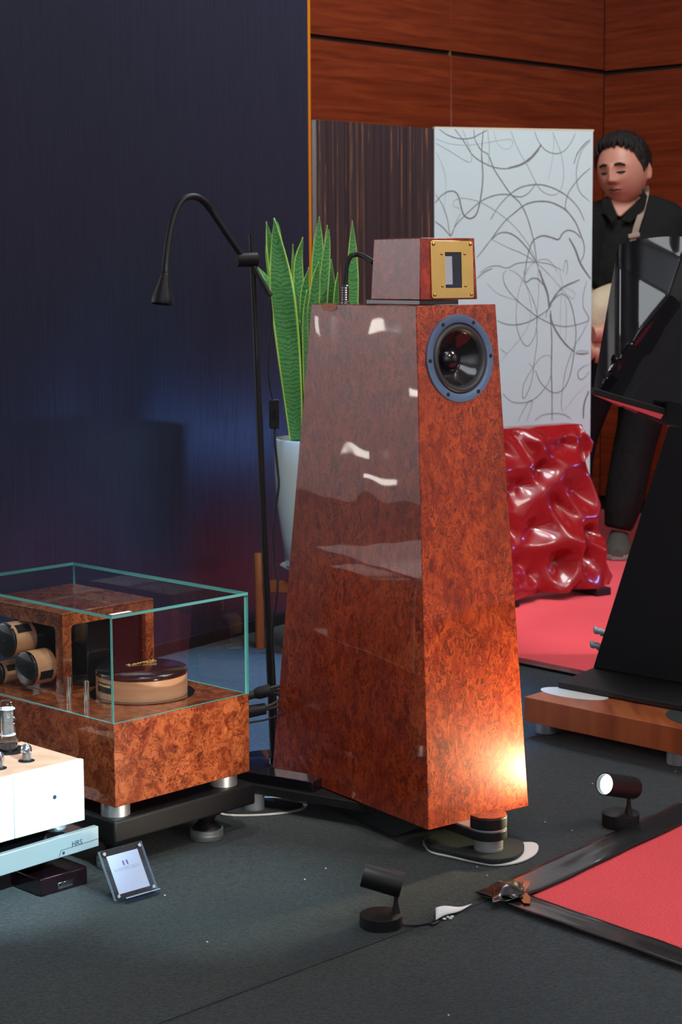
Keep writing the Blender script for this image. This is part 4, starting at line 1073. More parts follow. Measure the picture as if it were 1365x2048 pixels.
for k, (x, y) in enumerate([(1091,1645),(652,1738),(1204,1720),(865,1684),(330,1792),(1186,1568),(1352,1544),(1145,1662),(955,1735),(975,1752),(898,2032),(415,1885),(610,1760)]):
    q = F(x, y); top('lint', sphere((q.x, q.y, 0.0012), 0.0015, 0.0013, 0.0011, 8, 5), M_paper, 'tiny white lint speck lying on the dark carpet', 'lint', 'lint specks scattered over the dark carpet')

# ------------------------------------------------------------------ gooseneck floor lamp
gb = F(549, 1532); gb.z = 0
gT = Y(503, 468, gb.y+0.10)
gl_ = thing('gooseneck_lamp', 'slim black gooseneck floor lamp arching left before the dark partition', 'lamp', gb)
mesh('base', lathe(Fr(gb, (1, 0, 0)), [(0.10, 0.0006), (0.10, 0.008), (0.096, 0.011), (0.012, 0.0125), (0.012, 0.02), (0.006, 0.022)], 64), M_gloss, gl_, smooth=40)
mesh('pole', tube([gb+V3((0, 0, 0.015)), gb+(gT-gb)*0.5, gT], [0.0085, 0.0075, 0.0062], 20), M_black, gl_, smooth=60)
yc = gT.y-0.012
cA, cB = Y(474, 520, yc-0.012), Y(515, 519, yc+0.003)
cfrm = Fr(cA, (cB-cA).cross(V3((0, 0, 1))), None, (cB-cA))
mesh('clamp', lathe(cfrm, [(0.0145, 0), (0.0155, 0.001), (0.0155, (cB-cA).length-0.001), (0.0145, (cB-cA).length)], 32), M_black, gl_, smooth=40)
arm = [(484,512),(455,470),(425,425),(408,403),(388,393),(366,400),(350,427),(339,470),(332,520),(330,548)]
ap = catmull([Y(x, y, yc-0.012-0.02*i) for i, (x, y) in enumerate(arm)], 8)
mesh('arm', tube(ap, [0.0062 if i < 18 else 0.0072 for i in range(len(ap))], 16), M_black, gl_, smooth=60)
mesh('arm', tube([Y(505, 528, yc), Y(541, 592, yc-0.02)], 0.0060, 14), M_black, gl_, smooth=60)
h0 = ap[-1]; hx = Y(324, 608, h0[1]-0.01); hd0 = (V3(tuple(hx))-V3(tuple(h0))); hdl = hd0.length; hd0.normalize()
hfr = Fr(V3(tuple(h0)), hd0.cross(V3((0, 1, 0))), None, hd0)
mesh('lamp_shade', lathe(hfr, [(0.004, -0.004), (0.0085, 0.0), (0.009, 0.006), (0.0215, hdl*0.80), (0.0225, hdl*0.95), (0.0222, hdl), (0.0205, hdl), (0.019, hdl*0.8), (0.003, 0.008)], 40, False), M_black, gl_, smooth=50)
cord = [(541,592,0),(545,640,0),(541,690,0),(537,730,0),(540,770,0),(547,802,0)]
mesh('cord', tube(catmull([Y(x, y, yc-0.02) for x, y, _ in cord], 8), 0.0017, 8), M_rubber2, gl_, smooth=80)
sw_ = Fr(Y(549, 828, yc-0.02), (1, 0, 0), (0, 1, 0))
swm = mesh('switch', extrude(Fr(sw_.O-V3((0, 0.006, 0)), (1, 0, 0.04), (0, 0, 1), (0, 1, 0)), rrect(-0.0105, 0.0105, -0.031, 0.031, 0.004), 0, 0.014), M_black, gl_, bevel=0.0015)
mesh('rocker', extrude(Fr(sw_.O-V3((0, 0.0085, 0)), (1, 0, 0.04), (0, 0, 1), (0, 1, 0)), rrect(-0.003, 0.003, -0.010, 0.008, 0.001), 0, 0.0022), M_matte, swm)
cord2 = [(550,856),(551,890),(556,940),(558,970),(552,1015),(547,1060),(550,1120),(556,1160),(553,1200),(545,1265),(548,1330),(552,1420),(553,1500)]
mesh('cord', tube(catmull([Y(x, y, yc-0.02-0.012*i) for i, (x, y) in enumerate(cord2)], 6), 0.0026, 8), M_rubber2, gl_, smooth=80)
# audio cables leaving the amplifier towards the loudspeaker
yb = AR.y+0.25
def cab_(pts, r, label, big):
    p = [Y(x, y, yb+0.012*i) for i, (x, y) in enumerate(pts)]
    return p
c_ = thing('audio_cable', 'thick black audio cable with fat barrel, upper one behind the amplifier', 'cable', Y(492, 1392, yb))
mesh('jacket', tube(catmull([Y(480, 1399, yb), Y(496, 1392, yb), Y(512, 1388, yb)], 6), 0.0085, 14), M_rubber2, c_, smooth=80)
mesh('barrel', tube([Y(510, 1388, yb), Y(518, 1386, yb), Y(542, 1380, yb)], [0.0095, 0.0125, 0.0120], 24), M_black, c_, smooth=60)
for dy in (-5, 1, 7): mesh('strand', tube(catmull([Y(540, 1380+dy*0.5, yb), Y(550, 1379+dy, yb+.01), Y(562, 1380+dy*1.6, yb+.02)], 5), 0.0035, 10), M_rubber2, c_, smooth=80)
c_ = thing('audio_cable', 'thick black audio cable with fat barrel, lower one behind the amplifier', 'cable', Y(492, 1424, yb))
mesh('barrel', tube([Y(480, 1428, yb), Y(500, 1423, yb), Y(532, 1417, yb)], [0.0115, 0.0125, 0.0115], 24), M_black, c_, smooth=60)
for dy in (-4, 3): mesh('strand', tube(catmull([Y(530, 1417+dy*0.5, yb), Y(545, 1413+dy, yb+.01), Y(562, 1405+dy*1.6, yb+.02)], 5), 0.0035, 10), M_rubber2, c_, smooth=80)
top('thin_cable', tube(catmull([Y(480, 1447, yb), Y(500, 1445, yb), Y(530, 1440, yb), Y(548, 1434, yb), Y(566, 1426, yb)], 6), 0.0020, 8), M_rubber2, 'thin black cable below the two thick audio cables', 'cable', smooth=80)

# ------------------------------------------------------------------ snake plant
pc = Y(646, 1000, 5.04); pc.z = 0
sfp = pc.y/FPX
zr = UP(pc+V3((0, -0.12, 0)), 884); zbp = UP(pc+V3((0, -0.09, 0)), 1146)
rr = 0.134
pt_ = thing('potted_snake_plant', 'tall variegated snake plant in a white pot behind the loudspeaker', 'plant', pc)
Hh = zr-zbp
pfr = Fr((pc.x, pc.y, zbp), (1, 0, 0))
pot = mesh('pot', lathe(pfr, [(0.001, 0.004), (rr*0.70, 0.004), (rr*0.78, 0.012), (rr*0.86, Hh*0.25), (rr*0.955, Hh*0.5), (rr*1.0, Hh*0.75), (rr*1.0, Hh*0.97), (rr*0.99, Hh), (rr*0.93, Hh), (rr*0.91, Hh*0.96), (rr*0.90, Hh*0.90), (0.001, Hh*0.90)], 64, False), M_pot, pt_, smooth=50, label='white ceramic pot')
mesh('saucer', lathe(pfr, [(0.001, -0.012), (rr*0.60, -0.012), (rr*0.86, 0.004), (rr*0.90, 0.010), (rr*0.87, 0.010), (rr*0.66, -0.006), (0.001, -0.006)], 56, False), M_pot, pt_, smooth=50)
mesh('soil', cyl(pfr, rr*0.895, Hh*0.901, Hh*0.93, 40), M_soil, pt_)
# leaves: (tip px, base px, max width px, depth offset, edge-turn, sway)
leaves = [((549,436),(592,885),50,-0.07,0.10,[(558,520),(566,595),(576,690),(585,790)],0.58),
 ((548,436),(600,880),16,-0.01,1.0,[(556,470),(575,640)],0.2),
 ((533,443),(598,880),30,0.0,0.9,[(545,520),(572,700)],0.3),
 ((535,462),(596,882),24,0.02,0.5,[(541,530),(570,700)],0.3),
 ((512,530),(600,884),20,-0.02,0.8,[(540,575),(580,720)],0.3),
 ((586,488),(608,880),12,0.03,0.4,[(588,560),(600,740)],0.3),
 ((606,474),(612,880),26,0.01,0.5,[(596,545),(606,740)],0.35),
 ((639,433),(640,885),32,0.04,0.1,[(636,520),(636,740)],0.4),
 ((655,450),(650,885),14,0.06,0.7,[(652,520),(650,740)],0.4),
 ((659,458),(646,885),22,0.0,0.3,[(652,520),(640,700)],0.4),
 ((618,534),(620,885),26,-0.03,0.3,[(610,600),(614,760)],0.4),
 ((638,523),(622,885),26,-0.05,0.4,[(630,580),(618,740)],0.4),
 ((663,518),(660,885),26,0.05,0.2,[(662,590),(660,740)],0.4),
 ((676,545),(668,885),14,0.03,0.6,[(672,600),(668,740)],0.4),
 ((646,570),(650,885),13,0.07,0.2,[(652,640),(652,740)],0.4),
 ((705,441),(690,885),24,0.02,0.35,[(705,520),(704,620)],0.45),
 ((614,580),(616,885),12,-0.06,0.8,[(610,640),(612,760)],0.4),
 ((568,752),(590,884),16,-0.02,0.4,[(574,800),(584,850)],0.4),
 ((576,820),(592,886),10,-0.05,0.4,[(580,850),(588,870)],0.4),
 ((600,640),(612,885),24,-0.045,0.35,[(604,720),(612,800)],0.5),
 ((690,560),(680,885),14,0.05,0.5,[(690,640),(684,760)],0.4)]
for tip, base, wpx, dz, turn, mids, wpos in leaves:
    base = (base[0]+(10 if base[0] > 630 else 0), base[1])
    bd = pc.y+dz*0.9; td = pc.y+dz*1.5
    ctr = [base]+list(reversed(mids))+[tip]
    n_ = len(ctr); cp = catmull([Y(q[0], q[1], bd+(td-bd)*i/(n_-1)) for i, q in enumerate(ctr)], 12)
    m2 = len(cp); vs = []; uvl = []; NA = 8
    for i, p in enumerate(cp):
        t = i/(m2-1)
        w = (0.48+0.52*math.sin(PI*min(t/wpos/2, 0.5))) if t < wpos else (max(0.0, 1-((t-wpos)/(1-wpos))**1.8))
        w = max(w, 0.02)*wpx*sfp*0.5
        tw = turn*1.1+0.5*(t-0.3)*(0.6 if dz > 0 else -0.6)
        sx = V3((math.cos(tw), math.sin(tw), 0))/max(0.55, math.cos(min(1.0, abs(tw))))
        sn = V3((-math.sin(tw), math.cos(tw), 0))
        for k in range(NA+1):
            s2 = k/NA*2-1
            fold = (s2*s2)*0.35*w*(1.2-t)
            wavy = 0.06*w*math.sin(t*17+s2*1.3)
            vs.append(V3(tuple(p))+sx*(s2*w)-sn*(fold)+V3((0, wavy, 0))); uvl.append((k/NA, t))
    fs = [(i*(NA+1)+k, i*(NA+1)+k+1, (i+1)*(NA+1)+k+1, (i+1)*(NA+1)+k) for i in range(m2-1) for k in range(NA)]
    o = mesh('leaf', (vs, fs), M_leaf, pt_, smooth=True, uv=uvl)
    s_ = o.modifiers.new('t', 'SOLIDIFY'); s_.thickness = 0.0022; s_.offset = 0
# plant stand
ps = thing('plant_stand', 'orange wooden plant stand with round legs carrying the white pot', 'plant stand', pc)
lq = F(520, 1296); lq.z = 0
dirl = (lq-pc); dirl.z = 0; rl_ = dirl.length; a0_ = math.atan2(dirl.y, dirl.x)
zlt = UP(lq, 1106); zb0 = UP(lq, 1184); zb1 = UP(lq, 1161)
for k in range(4):
    q = pc+V3((math.cos(a0_+k*PI/2), math.sin(a0_+k*PI/2), 0))*rl_
    mesh('leg', lathe(Fr((q.x, q.y, 0), (1, 0, 0)), [(0.012, 0.0005), (0.0125, 0.02), (0.0125, zlt-0.002), (0.0115, zlt)], 28), M_orwood, ps, smooth=40)
for k in range(2):
    dv = V3((math.cos(a0_+k*PI/2), math.sin(a0_+k*PI/2), 0)); fr = Fr((pc.x, pc.y, 0), dv)
    mesh('cross_bar', box(fr, -rl_+0.0127, rl_-0.0127, -0.012, 0.012, zb0, min(zb1, zbp-0.0125)-(0.0 if k == 0 else 0.0)), M_orwood, ps, bevel=0.002)

# ------------------------------------------------------------------ black horn loudspeaker on plinth
pz0, pz1 = 0.037, 0.092
K0 = F(1049, 1442.5, pz0); K1 = F(1365, 1510.7, pz0)
pz1 = UP(K0, 1393.5)
ku = (K1-K0).normalized(); kv = V3((-ku.y, ku.x, 0))
kb2 = F(1116, 1373, pz1); KF = Fr((K0.x, K0.y, 0), ku, kv)
print('plinth', K0, pz1, KF.inv(kb2))
# back direction from the visible left edge
K0t = F(1048.5, 1393.5, pz1); kbv = (kb2-K0t).normalized(); kperp = kbv
pl = thing('wooden_plinth', 'low reddish wooden plinth on steel feet under the black horn loudspeaker', 'plinth', (K0.x, K0.y, pz0))
kL, kD = 0.80, 0.62
base4 = [K0, K0+ku*kL, K0+ku*kL+kbv*kD, K0+kbv*kD]
mesh('board', hexa([V3((q.x, q.y, pz0)) for q in base4], [V3((q.x, q.y, pz1)) for q in base4]), M_plinth, pl, bevel=0.0012)
for px_, py_ in ((1084, 1408), (1180, 1402), (1400, 1480)):
    pass
for s1_, s2_ in ((0.06, 0.06), (0.06+0.30*1.5, 0.06)):
    q = K0+ku*s1_+kbv*s2_
fq1 = F(1095, 1465); fq2 = F(1358, 1528)
for q in (fq1, fq2, K0+ku*0.1+kbv*(kD-0.08), K0+ku*0.7+kbv*(kD-0.08)):
    mesh('foot', lathe(Fr((q.x, q.y, 0), (1, 0, 0)), [(0.021, 0.0006), (0.026, 0.002), (0.026, pz0-0.0004)], 36), M_steel, pl, smooth=40, label='chromed round foot')
# inlaid discs
e1_ = F(1145, 1387, pz1+0.0008)
def inlay(cx, cyy, rx, ry, m, nm):
    pts = []
    for k in range(40):
        t = 2*PI*k/40; q = F(cx+rx*math.cos(t), cyy+ry*math.sin(t)+0.12*rx*math.cos(t), pz1+0.0008); pts.append((q.x, q.y))
    mesh(nm, extrude(Fr((0, 0, 0), (1, 0, 0)), pts, pz1+0.0002, pz1+0.0010), m, pl)
inlay(1150, 1387, 68, 10, M_board, 'pale_disc'); inlay(1400, 1436, 68, 18, M_rubber, 'dark_disc')
bz0 = pz1+0.0013
G0 = F(1117, 1375.6, bz0); G1 = F(1365, 1422.5, bz0); gu = (G1-G0).normalized()
bz1 = UP(G0, 1364.5)
G0t = F(1118, 1364.5, bz1); G3 = F(1187, 1335.6, bz1); gv = (G3-G0t).normalized(); gd = (G3-G0t).length
print('base plate', G0, bz1, gd, gv)
hsx = thing('horn_loudspeaker', 'black horn loudspeaker with faceted glossy head on tapered matte column, right edge', 'loudspeaker', G0)
gd_ = gd+0.30
pl4 = [G0, G0+gu*0.62, G0+gu*0.62+gv*gd_, G0+gv*gd_]
mesh('base_plate', hexa([V3((q.x, q.y, bz0)) for q in pl4], [V3((q.x, q.y, bz1)) for q in pl4]), M_black, hsx, bevel=0.0015)
# column
c0 = V3((G3.x, G3.y, bz1+0.0005)); cn = V3((-gu.y, gu.x, 0))
ctl = PLN(1338, 852, c0, cn)
c0r = c0+gu*0.52; ctr_ = ctl+gu*0.20; 
colb = [c0, c0r, c0r+cn*0.22, c0+cn*0.22]
colt = [ctl, V3((ctr_.x, ctr_.y, ctl.z)), V3((ctr_.x, ctr_.y, ctl.z))+cn*0.16, ctl+cn*0.16]
mesh('column', hexa(colb, colt), M_matte, hsx, bevel=0.0015)
# rear terminals
for px_, py_ in ((1197, 1262), (1190, 1290)):
    q = Y(px_+14, py_+5, c0.y+0.10)
    tfm = Fr(q, (0, 0, 1), None, (ray(px_-8, py_-3)-ray(px_+10, py_+3)).normalized()+V3((0, 0, 0)))
    mesh('terminal', lathe(tfm, [(0.0085, 0), (0.0085, 0.006), (0.0095, 0.007), (0.0095, 0.013), (0.007, 0.014), (0.007, 0.018), (0.0092, 0.019), (0.0092, 0.028), (0.006, 0.030)], 28), M_alu, hsx, smooth=30, label='silver binding post')
# horn head
yh = c0.y-0.03
tlp = (1237, 490); blp = (1188, 776)
def edge(pts, t):
    ts = [i/(len(pts)-1) for i in range(len(pts))]
    return (float(np.interp(t, ts, [p[0] for p in pts])), float(np.interp(t, ts, [p[1] for p in pts])))
topc = catmull([(1237, 490), (1262, 483), (1300, 476), (1340, 473), (1380, 476), (1500, 505), (1600, 540)], 6)
botc = [(1188, 776), (1260, 797), (1365, 826), (1600, 890)]
topl = [(float(p[0]), float(p[1])) for p in topc]
def ck(x, y):
    """signed distance (px) to the crease curve: negative above-left, positive below-right"""
    cpts = [(1450, 430), (1365, 515), (1340, 590), (1300, 640), (1262, 685), (1235, 725), (1200, 775), (1170, 820)]
    best = 1e9; sg_ = 1
    for (x0, y0), (x1, y1) in zip(cpts[:-1], cpts[1:]):
        dx, dy = x1-x0, y1-y0; t = max(0, min(1, ((x-x0)*dx+(y-y0)*dy)/(dx*dx+dy*dy)))
        ex, ey = x-(x0+t*dx), y-(y0+t*dy); dd = math.hypot(ex, ey)
        if dd < best: best = dd; sg_ = 1 if (dx*ey-dy*ex) < 0 else -1
    return best*sg_
def headpt(u, v):
    tx, ty = edge(topl, u); bx_, by2 = edge(botc, u)
    x = tx+(bx_-tx)*v; y = ty+(by2-ty)*v
    dpx = ck(x, y)
    dep = 0.0
    if dpx > 0: dep = 0.022*(1-math.exp(-dpx/28.0))+0.00005*dpx         # scooped mouth
    else: dep = 0.00042*(-dpx)+0.02*math.exp(-((x-1240)/22.0)**2)
    return Y(x, y, yh-0.06+dep+u*0.05-v*0.035)
NUh, NVh = 70, 60
(g, uq) = grid(headpt, NUh, NVh); vs, fs = g
loop = [(i, 0) for i in range(NUh+1)]+[(NUh, j) for j in range(1, NVh+1)]+[(i, NVh) for i in range(NUh-1, -1, -1)]+[(0, j) for j in range(NVh-1, 0, -1)]
li = [j*(NUh+1)+i for i, j in loop]; bi = []
for (i, j) in loop:
    p = V3(vs[j*(NUh+1)+i]); u = i/NUh
    bi.append(len(vs)); vs.append(p+V3((0.05, 0.20, 0.0))+V3((0, 0, -0.02)))
m_ = len(loop); fs += [(li[k], li[(k+1) % m_], bi[(k+1) % m_], bi[k]) for k in range(m_)]; fs.append(tuple(reversed(bi)))
mesh('horn_head', (vs, fs), M_gloss, hsx, smooth=35, label='faceted glossy black horn head')
# lower lip rim
rim = [Y(x, y+8, yh-0.066-0.035+0.05*i/3) for i, (x, y) in enumerate(botc)]
rimv = []
for p in rim: rimv.append(V3(p))
vs = []; 
for p in rimv: vs += [p+V3((0, -0.004, 0.009)), p+V3((0, -0.004, -0.006)), p+V3((0, 0.03, -0.006)), p+V3((0, 0.03, 0.009))]
fs = [(4*i+k, 4*i+(k+1) % 4, 4*i+4+(k+1) % 4, 4*i+4+k) for i in range(3) for k in range(4)]+[(0, 3, 2, 1), (12, 13, 14, 15)]
mesh('lower_rim', (vs, fs), M_black, hsx, bevel=0.001)
# underside wedge and neck
u0, u1_, u2 = Y(1200, 792, yh), Y(1332, 853, yh+0.08), Y(1600, 905, yh+0.1)
ub0, ub1 = V3(u0)+V3((0.0, 0.03, 0.004)), V3(u2)
wv_ = [V3(rim[0])+V3((0, 0.026, -0.007)), V3(rim[3])+V3((0, 0.026, -0.007)), V3(rim[3])+V3((0, 0.16, -0.05)), Y(1334, 853, yh+0.14)]
tp_ = [p+V3((0, 0.0, 0.012)) for p in wv_]
mesh('underside', hexa(wv_, tp_), M_gloss, hsx)
mesh('neck', hexa([ctl+gu*0.0+V3((0, 0.02, 0.001)), ctl+gu*0.19+V3((0, 0.02, 0.001)), ctl+gu*0.19+V3((0, 0.13, 0.001)), ctl+V3((0, 0.13, 0.001))],
     [ctl+gu*0.0+V3((0, 0.03, 0.055)), ctl+gu*0.19+V3((0, 0.03, 0.04)), ctl+gu*0.19+V3((0, 0.13, 0.04)), ctl+V3((0, 0.13, 0.04))]), M_matte, hsx)

# ------------------------------------------------------------------ the man
ym = 6.72; ms = ym/FPX
def Pm(px, py, dy=0.0): return Y(px, py, ym+dy)
mg = Pm(1262, 1100); mg.z = 0
mg = V3((Pm(1262, 600).x, ym, 0))
man = thing('person', 'man in black shirt and trousers with tan strap, looking down by the wooden wall', 'person', mg)
# head frame: -Y is the face direction after rotation
HC = Pm(1247, 341, -0.02)
rotH = Matrix.Rotation(math.radians(-33), 3, 'Z') @ Matrix.Rotation(math.radians(6), 3, 'X') @ Matrix.Rotation(math.radians(-3), 3, 'Y')
hs_ = 1.04
def gs_(x, c, s): return math.exp(-((x-c)/s)**2)
def headsurf(ph, th, extra=0.0):
    """ph longitude (0 = face, -Y), th from top; local metres"""
    x = math.sin(th)*math.sin(ph); y = -math.sin(th)*math.cos(ph); z = math.cos(th)
    rx, ry, rz = 0.087, 0.098, 0.117
    X, Yy, Z = x*rx, y*ry, z*rz
    if Z < 0:
        k = -Z/rz; X *= 1-0.07*k*k; Yy = Yy*(1-0.10*k) if Yy < 0 else Yy*(1-0.35*k)
    if Z > 0: X *= 1+0.04*Z/rz
    fr_ = max(0, -y)
    if fr_ > 0:
        f2 = fr_**2
        Yy -= f2*0.004*gs_(Z, 0.022, 0.012)                                            # brow
        Yy += f2*0.009*(gs_(X, -0.031, 0.017)+gs_(X, 0.031, 0.017))*gs_(Z, 0.002, 0.013)   # sockets
        Yy -= f2*0.0035*(gs_(X, -0.031, 0.013)+gs_(X, 0.031, 0.013))*gs_(Z, 0.0, 0.007)   # lids
        nz_ = 0.0
        if -0.045 < Z < 0.03: nz_ = 0.005+0.021*max(0, (0.03-Z)/0.068)
        if Z <= -0.030: nz_ *= max(0, 1-((-0.030-Z)/0.013))
        Yy -= f2*nz_*gs_(X, 0, 0.0095+0.006*max(0, (0.02-Z)/0.06))
        Yy -= f2*0.007*(gs_(X, -0.014, 0.008)+gs_(X, 0.014, 0.008))*gs_(Z, -0.031, 0.009)
        Yy -= f2*0.0075*gs_(X, 0, 0.024)*(gs_(Z, -0.056, 0.0065)+gs_(Z, -0.069, 0.0065))      # lips
        Yy += f2*0.003*gs_(X, 0, 0.020)*gs_(Z, -0.0625, 0.003)
        Yy -= f2*0.007*gs_(X, 0, 0.022)*gs_(Z, -0.100, 0.014)                           # chin
        Yy -= f2*0.004*(gs_(X, -0.048, 0.020)+gs_(X, 0.048, 0.020))*gs_(Z, -0.030, 0.030)  # cheeks
    n = V3((X/rx, Yy/ry, Z/rz)).normalized()
    return V3((X, Yy, Z))+n*extra
def HW(v): return HC+(rotH @ (V3(v)*hs_))
NH1, NH2 = 128, 96
vs = []
for j in range(NH2+1):
    for i in range(NH1):
        vs.append(HW(headsurf(2*PI*i/NH1, PI*(0.001+0.998*j/NH2))))
fs = [(j*NH1+i, (j+1)*NH1+i, (j+1)*NH1+(i+1) % NH1, j*NH1+(i+1) % NH1) for j in range(NH2) for i in range(NH1)]
fs += [tuple(range(NH1)), tuple(reversed(range(NH2*NH1, (NH2+1)*NH1)))]
headg = (vs, fs)
def ear(sx):
    g_ = sphere((0, 0, 0), 0.010, 0.019, 0.033, 20, 14)
    R_ = Matrix.Rotation(math.radians(-28*sx), 3, 'Z') @ Matrix.Rotation(math.radians(8), 3, 'X')
    out = []
    for v in g_[0]:
        v = V3(v); r2 = (v.y/0.013)**2+(v.z/0.024)**2
        if v.x*sx > 0: v.x -= sx*0.009*math.exp(-r2)
        out.append(HW((R_ @ v)+V3((sx*0.087, 0.014, -0.008))))
    return out, g_[1]
def limb(pts, rad, seg=20, n=6):
    pts_ = [tuple(p)+(r,) for p, r in zip(pts, rad)]
    cp = catmull(pts_, n); return tube([c[:3] for c in cp], [float(c[3]) for c in cp], seg)
neckb = Pm(1268, 440, 0.03)
def ellipt(c, ax, ay, az_, nseg=28): return c
def torso(sections, scale=1.0, seg=40):
    """sections: (px, py, halfwidth, halfdepth, dy)"""
    vs = []; fs = []; n = len(sections)
    for px, py, hw, hd_, dy in sections:
        c = Pm(px, py, dy)
        for k in range(seg):
            t = 2*PI*k/seg; cc, ss = math.cos(t), math.sin(t)
            cx = math.copysign(abs(cc)**0.8, cc); sy = math.copysign(abs(ss)**0.8, ss)
            vs.append(c+V3((hw*scale*cx*math.cos(0.25)-0, hd_*scale*sy-hw*scale*cx*math.sin(0.25)*0.6, 0)))
    for j in range(n-1):
        for k in range(seg): fs.append((j*seg+k, j*seg+(k+1) % seg, (j+1)*seg+(k+1) % seg, (j+1)*seg+k))
    fs += [tuple(reversed(range(seg))), tuple(range((n-1)*seg, n*seg))]
    return vs, fs
secs = [(1262,372,0.052,0.055,0.04),(1264,392,0.085,0.07,0.045),(1265,408,0.165,0.085,0.045),(1265,432,0.205,0.10,0.04),(1264,480,0.195,0.115,0.03),(1262,560,0.175,0.115,0.02),(1262,640,0.165,0.11,0.02),(1262,700,0.17,0.11,0.02)]
def remesh(o, vox, sm=4):
    r = o.modifiers.new('remesh', 'REMESH'); r.mode = 'VOXEL'; r.voxel_size = vox; r.use_smooth_shade = True
    s = o.modifiers.new('smooth', 'SMOOTH'); s.factor = 0.5; s.iterations = sm
# hands: right arm of the man (image left) comes forward under the cream cloth, hand hidden low left
hipL, hipR = Pm(1214, 715, 0.02), Pm(1290, 715, 0.04)
kneeL, kneeR = Pm(1160, 880, 0.02), Pm(1272, 880, 0.02)
ankL, ankR = Pm(1150, 1060, 0.06), Pm(1240, 1062, -0.02)
shL, shR = Pm(1175, 430, 0.0), Pm(1352, 432, 0.10)
elL, elR = Pm(1165, 560, -0.03), Pm(1385, 560, 0.12)
wrL, wrR = Pm(1190, 655, -0.17), Pm(1330, 640, -0.12)
fing = []
def hand(w, d, side):
    """palm plus five curled fingers"""
    gs = []; dd = d.normalized(); sdv = V3((0, 0, 1)).cross(dd).normalized()*side; upv = dd.cross(sdv)
    palm = w+dd*0.045
    Rm = Matrix((sdv, dd, upv)).transposed()
    gs.append(sphere(palm, 0.040, 0.050, 0.016, 20, 12, Rm))
    for k, (off_, ln) in enumerate(((-0.030, 0.062), (-0.011, 0.075), (0.009, 0.070), (0.028, 0.055))):
        b_ = palm+sdv*off_+dd*0.030
        p1 = b_+dd*ln*0.45; p2 = p1+(dd*0.6-upv*0.8)*ln*0.35; p3 = p2+(dd*0.1-upv*1.0)*ln*0.28
        gs.append(limb([b_, p1, p2, p3], [0.0095, 0.009, 0.0082, 0.006], 10, 4))
    b_ = palm-sdv*0.034-dd*0.012; gs.append(limb([b_, b_-sdv*0.018+dd*0.022, b_-sdv*0.020+dd*0.050], [0.012, 0.0105, 0.007], 10, 4))
    return gs
body = [headg, ear(-1), ear(1), limb([HC+V3((0.008, 0.015, -0.04)), Pm(1256, 395, 0.02), neckb], [0.055, 0.053, 0.062], 28),
        torso(secs[2:], 0.86), limb([shL, elL, wrL], [0.046, 0.038, 0.027]), limb([shR, elR, wrR], [0.046, 0.038, 0.027]),
        limb([hipL, kneeL, ankL], [0.075, 0.048, 0.034]), limb([hipR, kneeR, ankR], [0.075, 0.048, 0.034])]
body += hand(wrL, wrL-elL, 1)+hand(wrR, wrR-elR, -1)
bo = mesh('body', join(*body), M_skin, man); remesh(bo, 0.0042, 2)
# face details
def facept(X, Z, ex):
    """point on the head surface at local X,Z on the face side"""
    best = None
    th = math.acos(max(-1, min(1, Z/0.118))); 
    lo, hi = -1.4, 1.4
    for _ in range(40):
        mid = (lo+hi)/2; v = headsurf(mid, th)
        if v.x < X: lo = mid
        else: hi = mid
    v = headsurf(lo, th); return HW((v.x, v.y-ex, v.z))
for sx in (-1, 1):
    mesh('eyebrow', tube([facept(sx*(0.014+0.034*t), 0.021+0.007*math.sin(PI*(0.15+0.75*t))-0.003*t, 0.0018) for t in [k/10 for k in range(11)]], [0.0026+0.0028*math.sin(PI*(0.15+0.75*k/10)) for k in range(11)], 8), M_hair, man, smooth=80)
    mesh('eyelash_line', tube([facept(sx*(0.017+0.030*t), -0.001-0.002*math.sin(PI*t), 0.0008) for t in [k/10 for k in range(11)]], [0.0014+0.0036*math.sin(PI*k/10) for k in range(11)], 8), M_hair, man, smooth=80)
    mesh('nostril', sphere(facept(sx*0.008, -0.0405, 0.0005), 0.0030, 0.0022, 0.0016, 10, 6), M_hair, man)
mesh('upper_lip', tube([facept(-0.024+0.048*t, -0.0575-0.001*math.cos(2*PI*t*1.0)*1.5, 0.0002) for t in [k/14 for k in range(15)]], [0.0008+0.0040*math.sin(PI*k/14)**0.8 for k in range(15)], 10), M_lip, man, smooth=80)
mesh('lower_lip', tube([facept(-0.021+0.042*t, -0.0675-0.002*math.sin(PI*t), 0.0002) for t in [k/14 for k in range(15)]], [0.0008+0.0046*math.sin(PI*k/14)**0.8 for k in range(15)], 10), M_lip, man, smooth=80)
mesh('mouth_line', tube([facept(-0.023+0.046*t, -0.0622+0.001*math.sin(PI*t), 0.0040) for t in [k/10 for k in range(11)]], 0.0011, 6), M_hair, man)
# hair cap
vs = []; NA1, NA2 = 120, 60
def hairline(ph):
    c = math.cos(ph)      # 1 front, -1 back
    a = abs(((ph+PI) % (2*PI))-PI)
    return float(np.interp(a, [0, 0.5, 0.85, 1.15, 1.40, 1.65, 1.9, 2.4, PI], [0.70, 0.73, 0.86, 1.30, 1.70, 1.50, 1.85, 2.08, 2.15]))
for j in range(NA2+1):
    for i in range(NA1):
        ph = 2*PI*i/NA1; hl_ = hairline(ph)+0.10*noise.noise(V3((math.sin(ph)*5, math.cos(ph)*5, 2)))
        t = j/NA2; th = 0.02+(hl_-0.02)*t
        th_ = 0.021*(1-max(0, (t-0.55)/0.45)**2*0.75)*(1+0.25*max(0, math.cos(ph))*(1-abs(t-0.8)))
        a = abs(((ph+PI) % (2*PI))-PI)
        if a > 0.95: th_ *= 1-0.70*max(0, (t-0.45)/0.55)*min(1, (a-0.95)/0.4)
        th_ += 0.006*noise.noise(V3((math.sin(ph)*9*math.sin(th), math.cos(ph)*9*math.sin(th), math.cos(th)*9)))
        if j == NA2: th_ = -0.002
        vs.append(HW(headsurf(ph, th, max(th_, -0.002))))
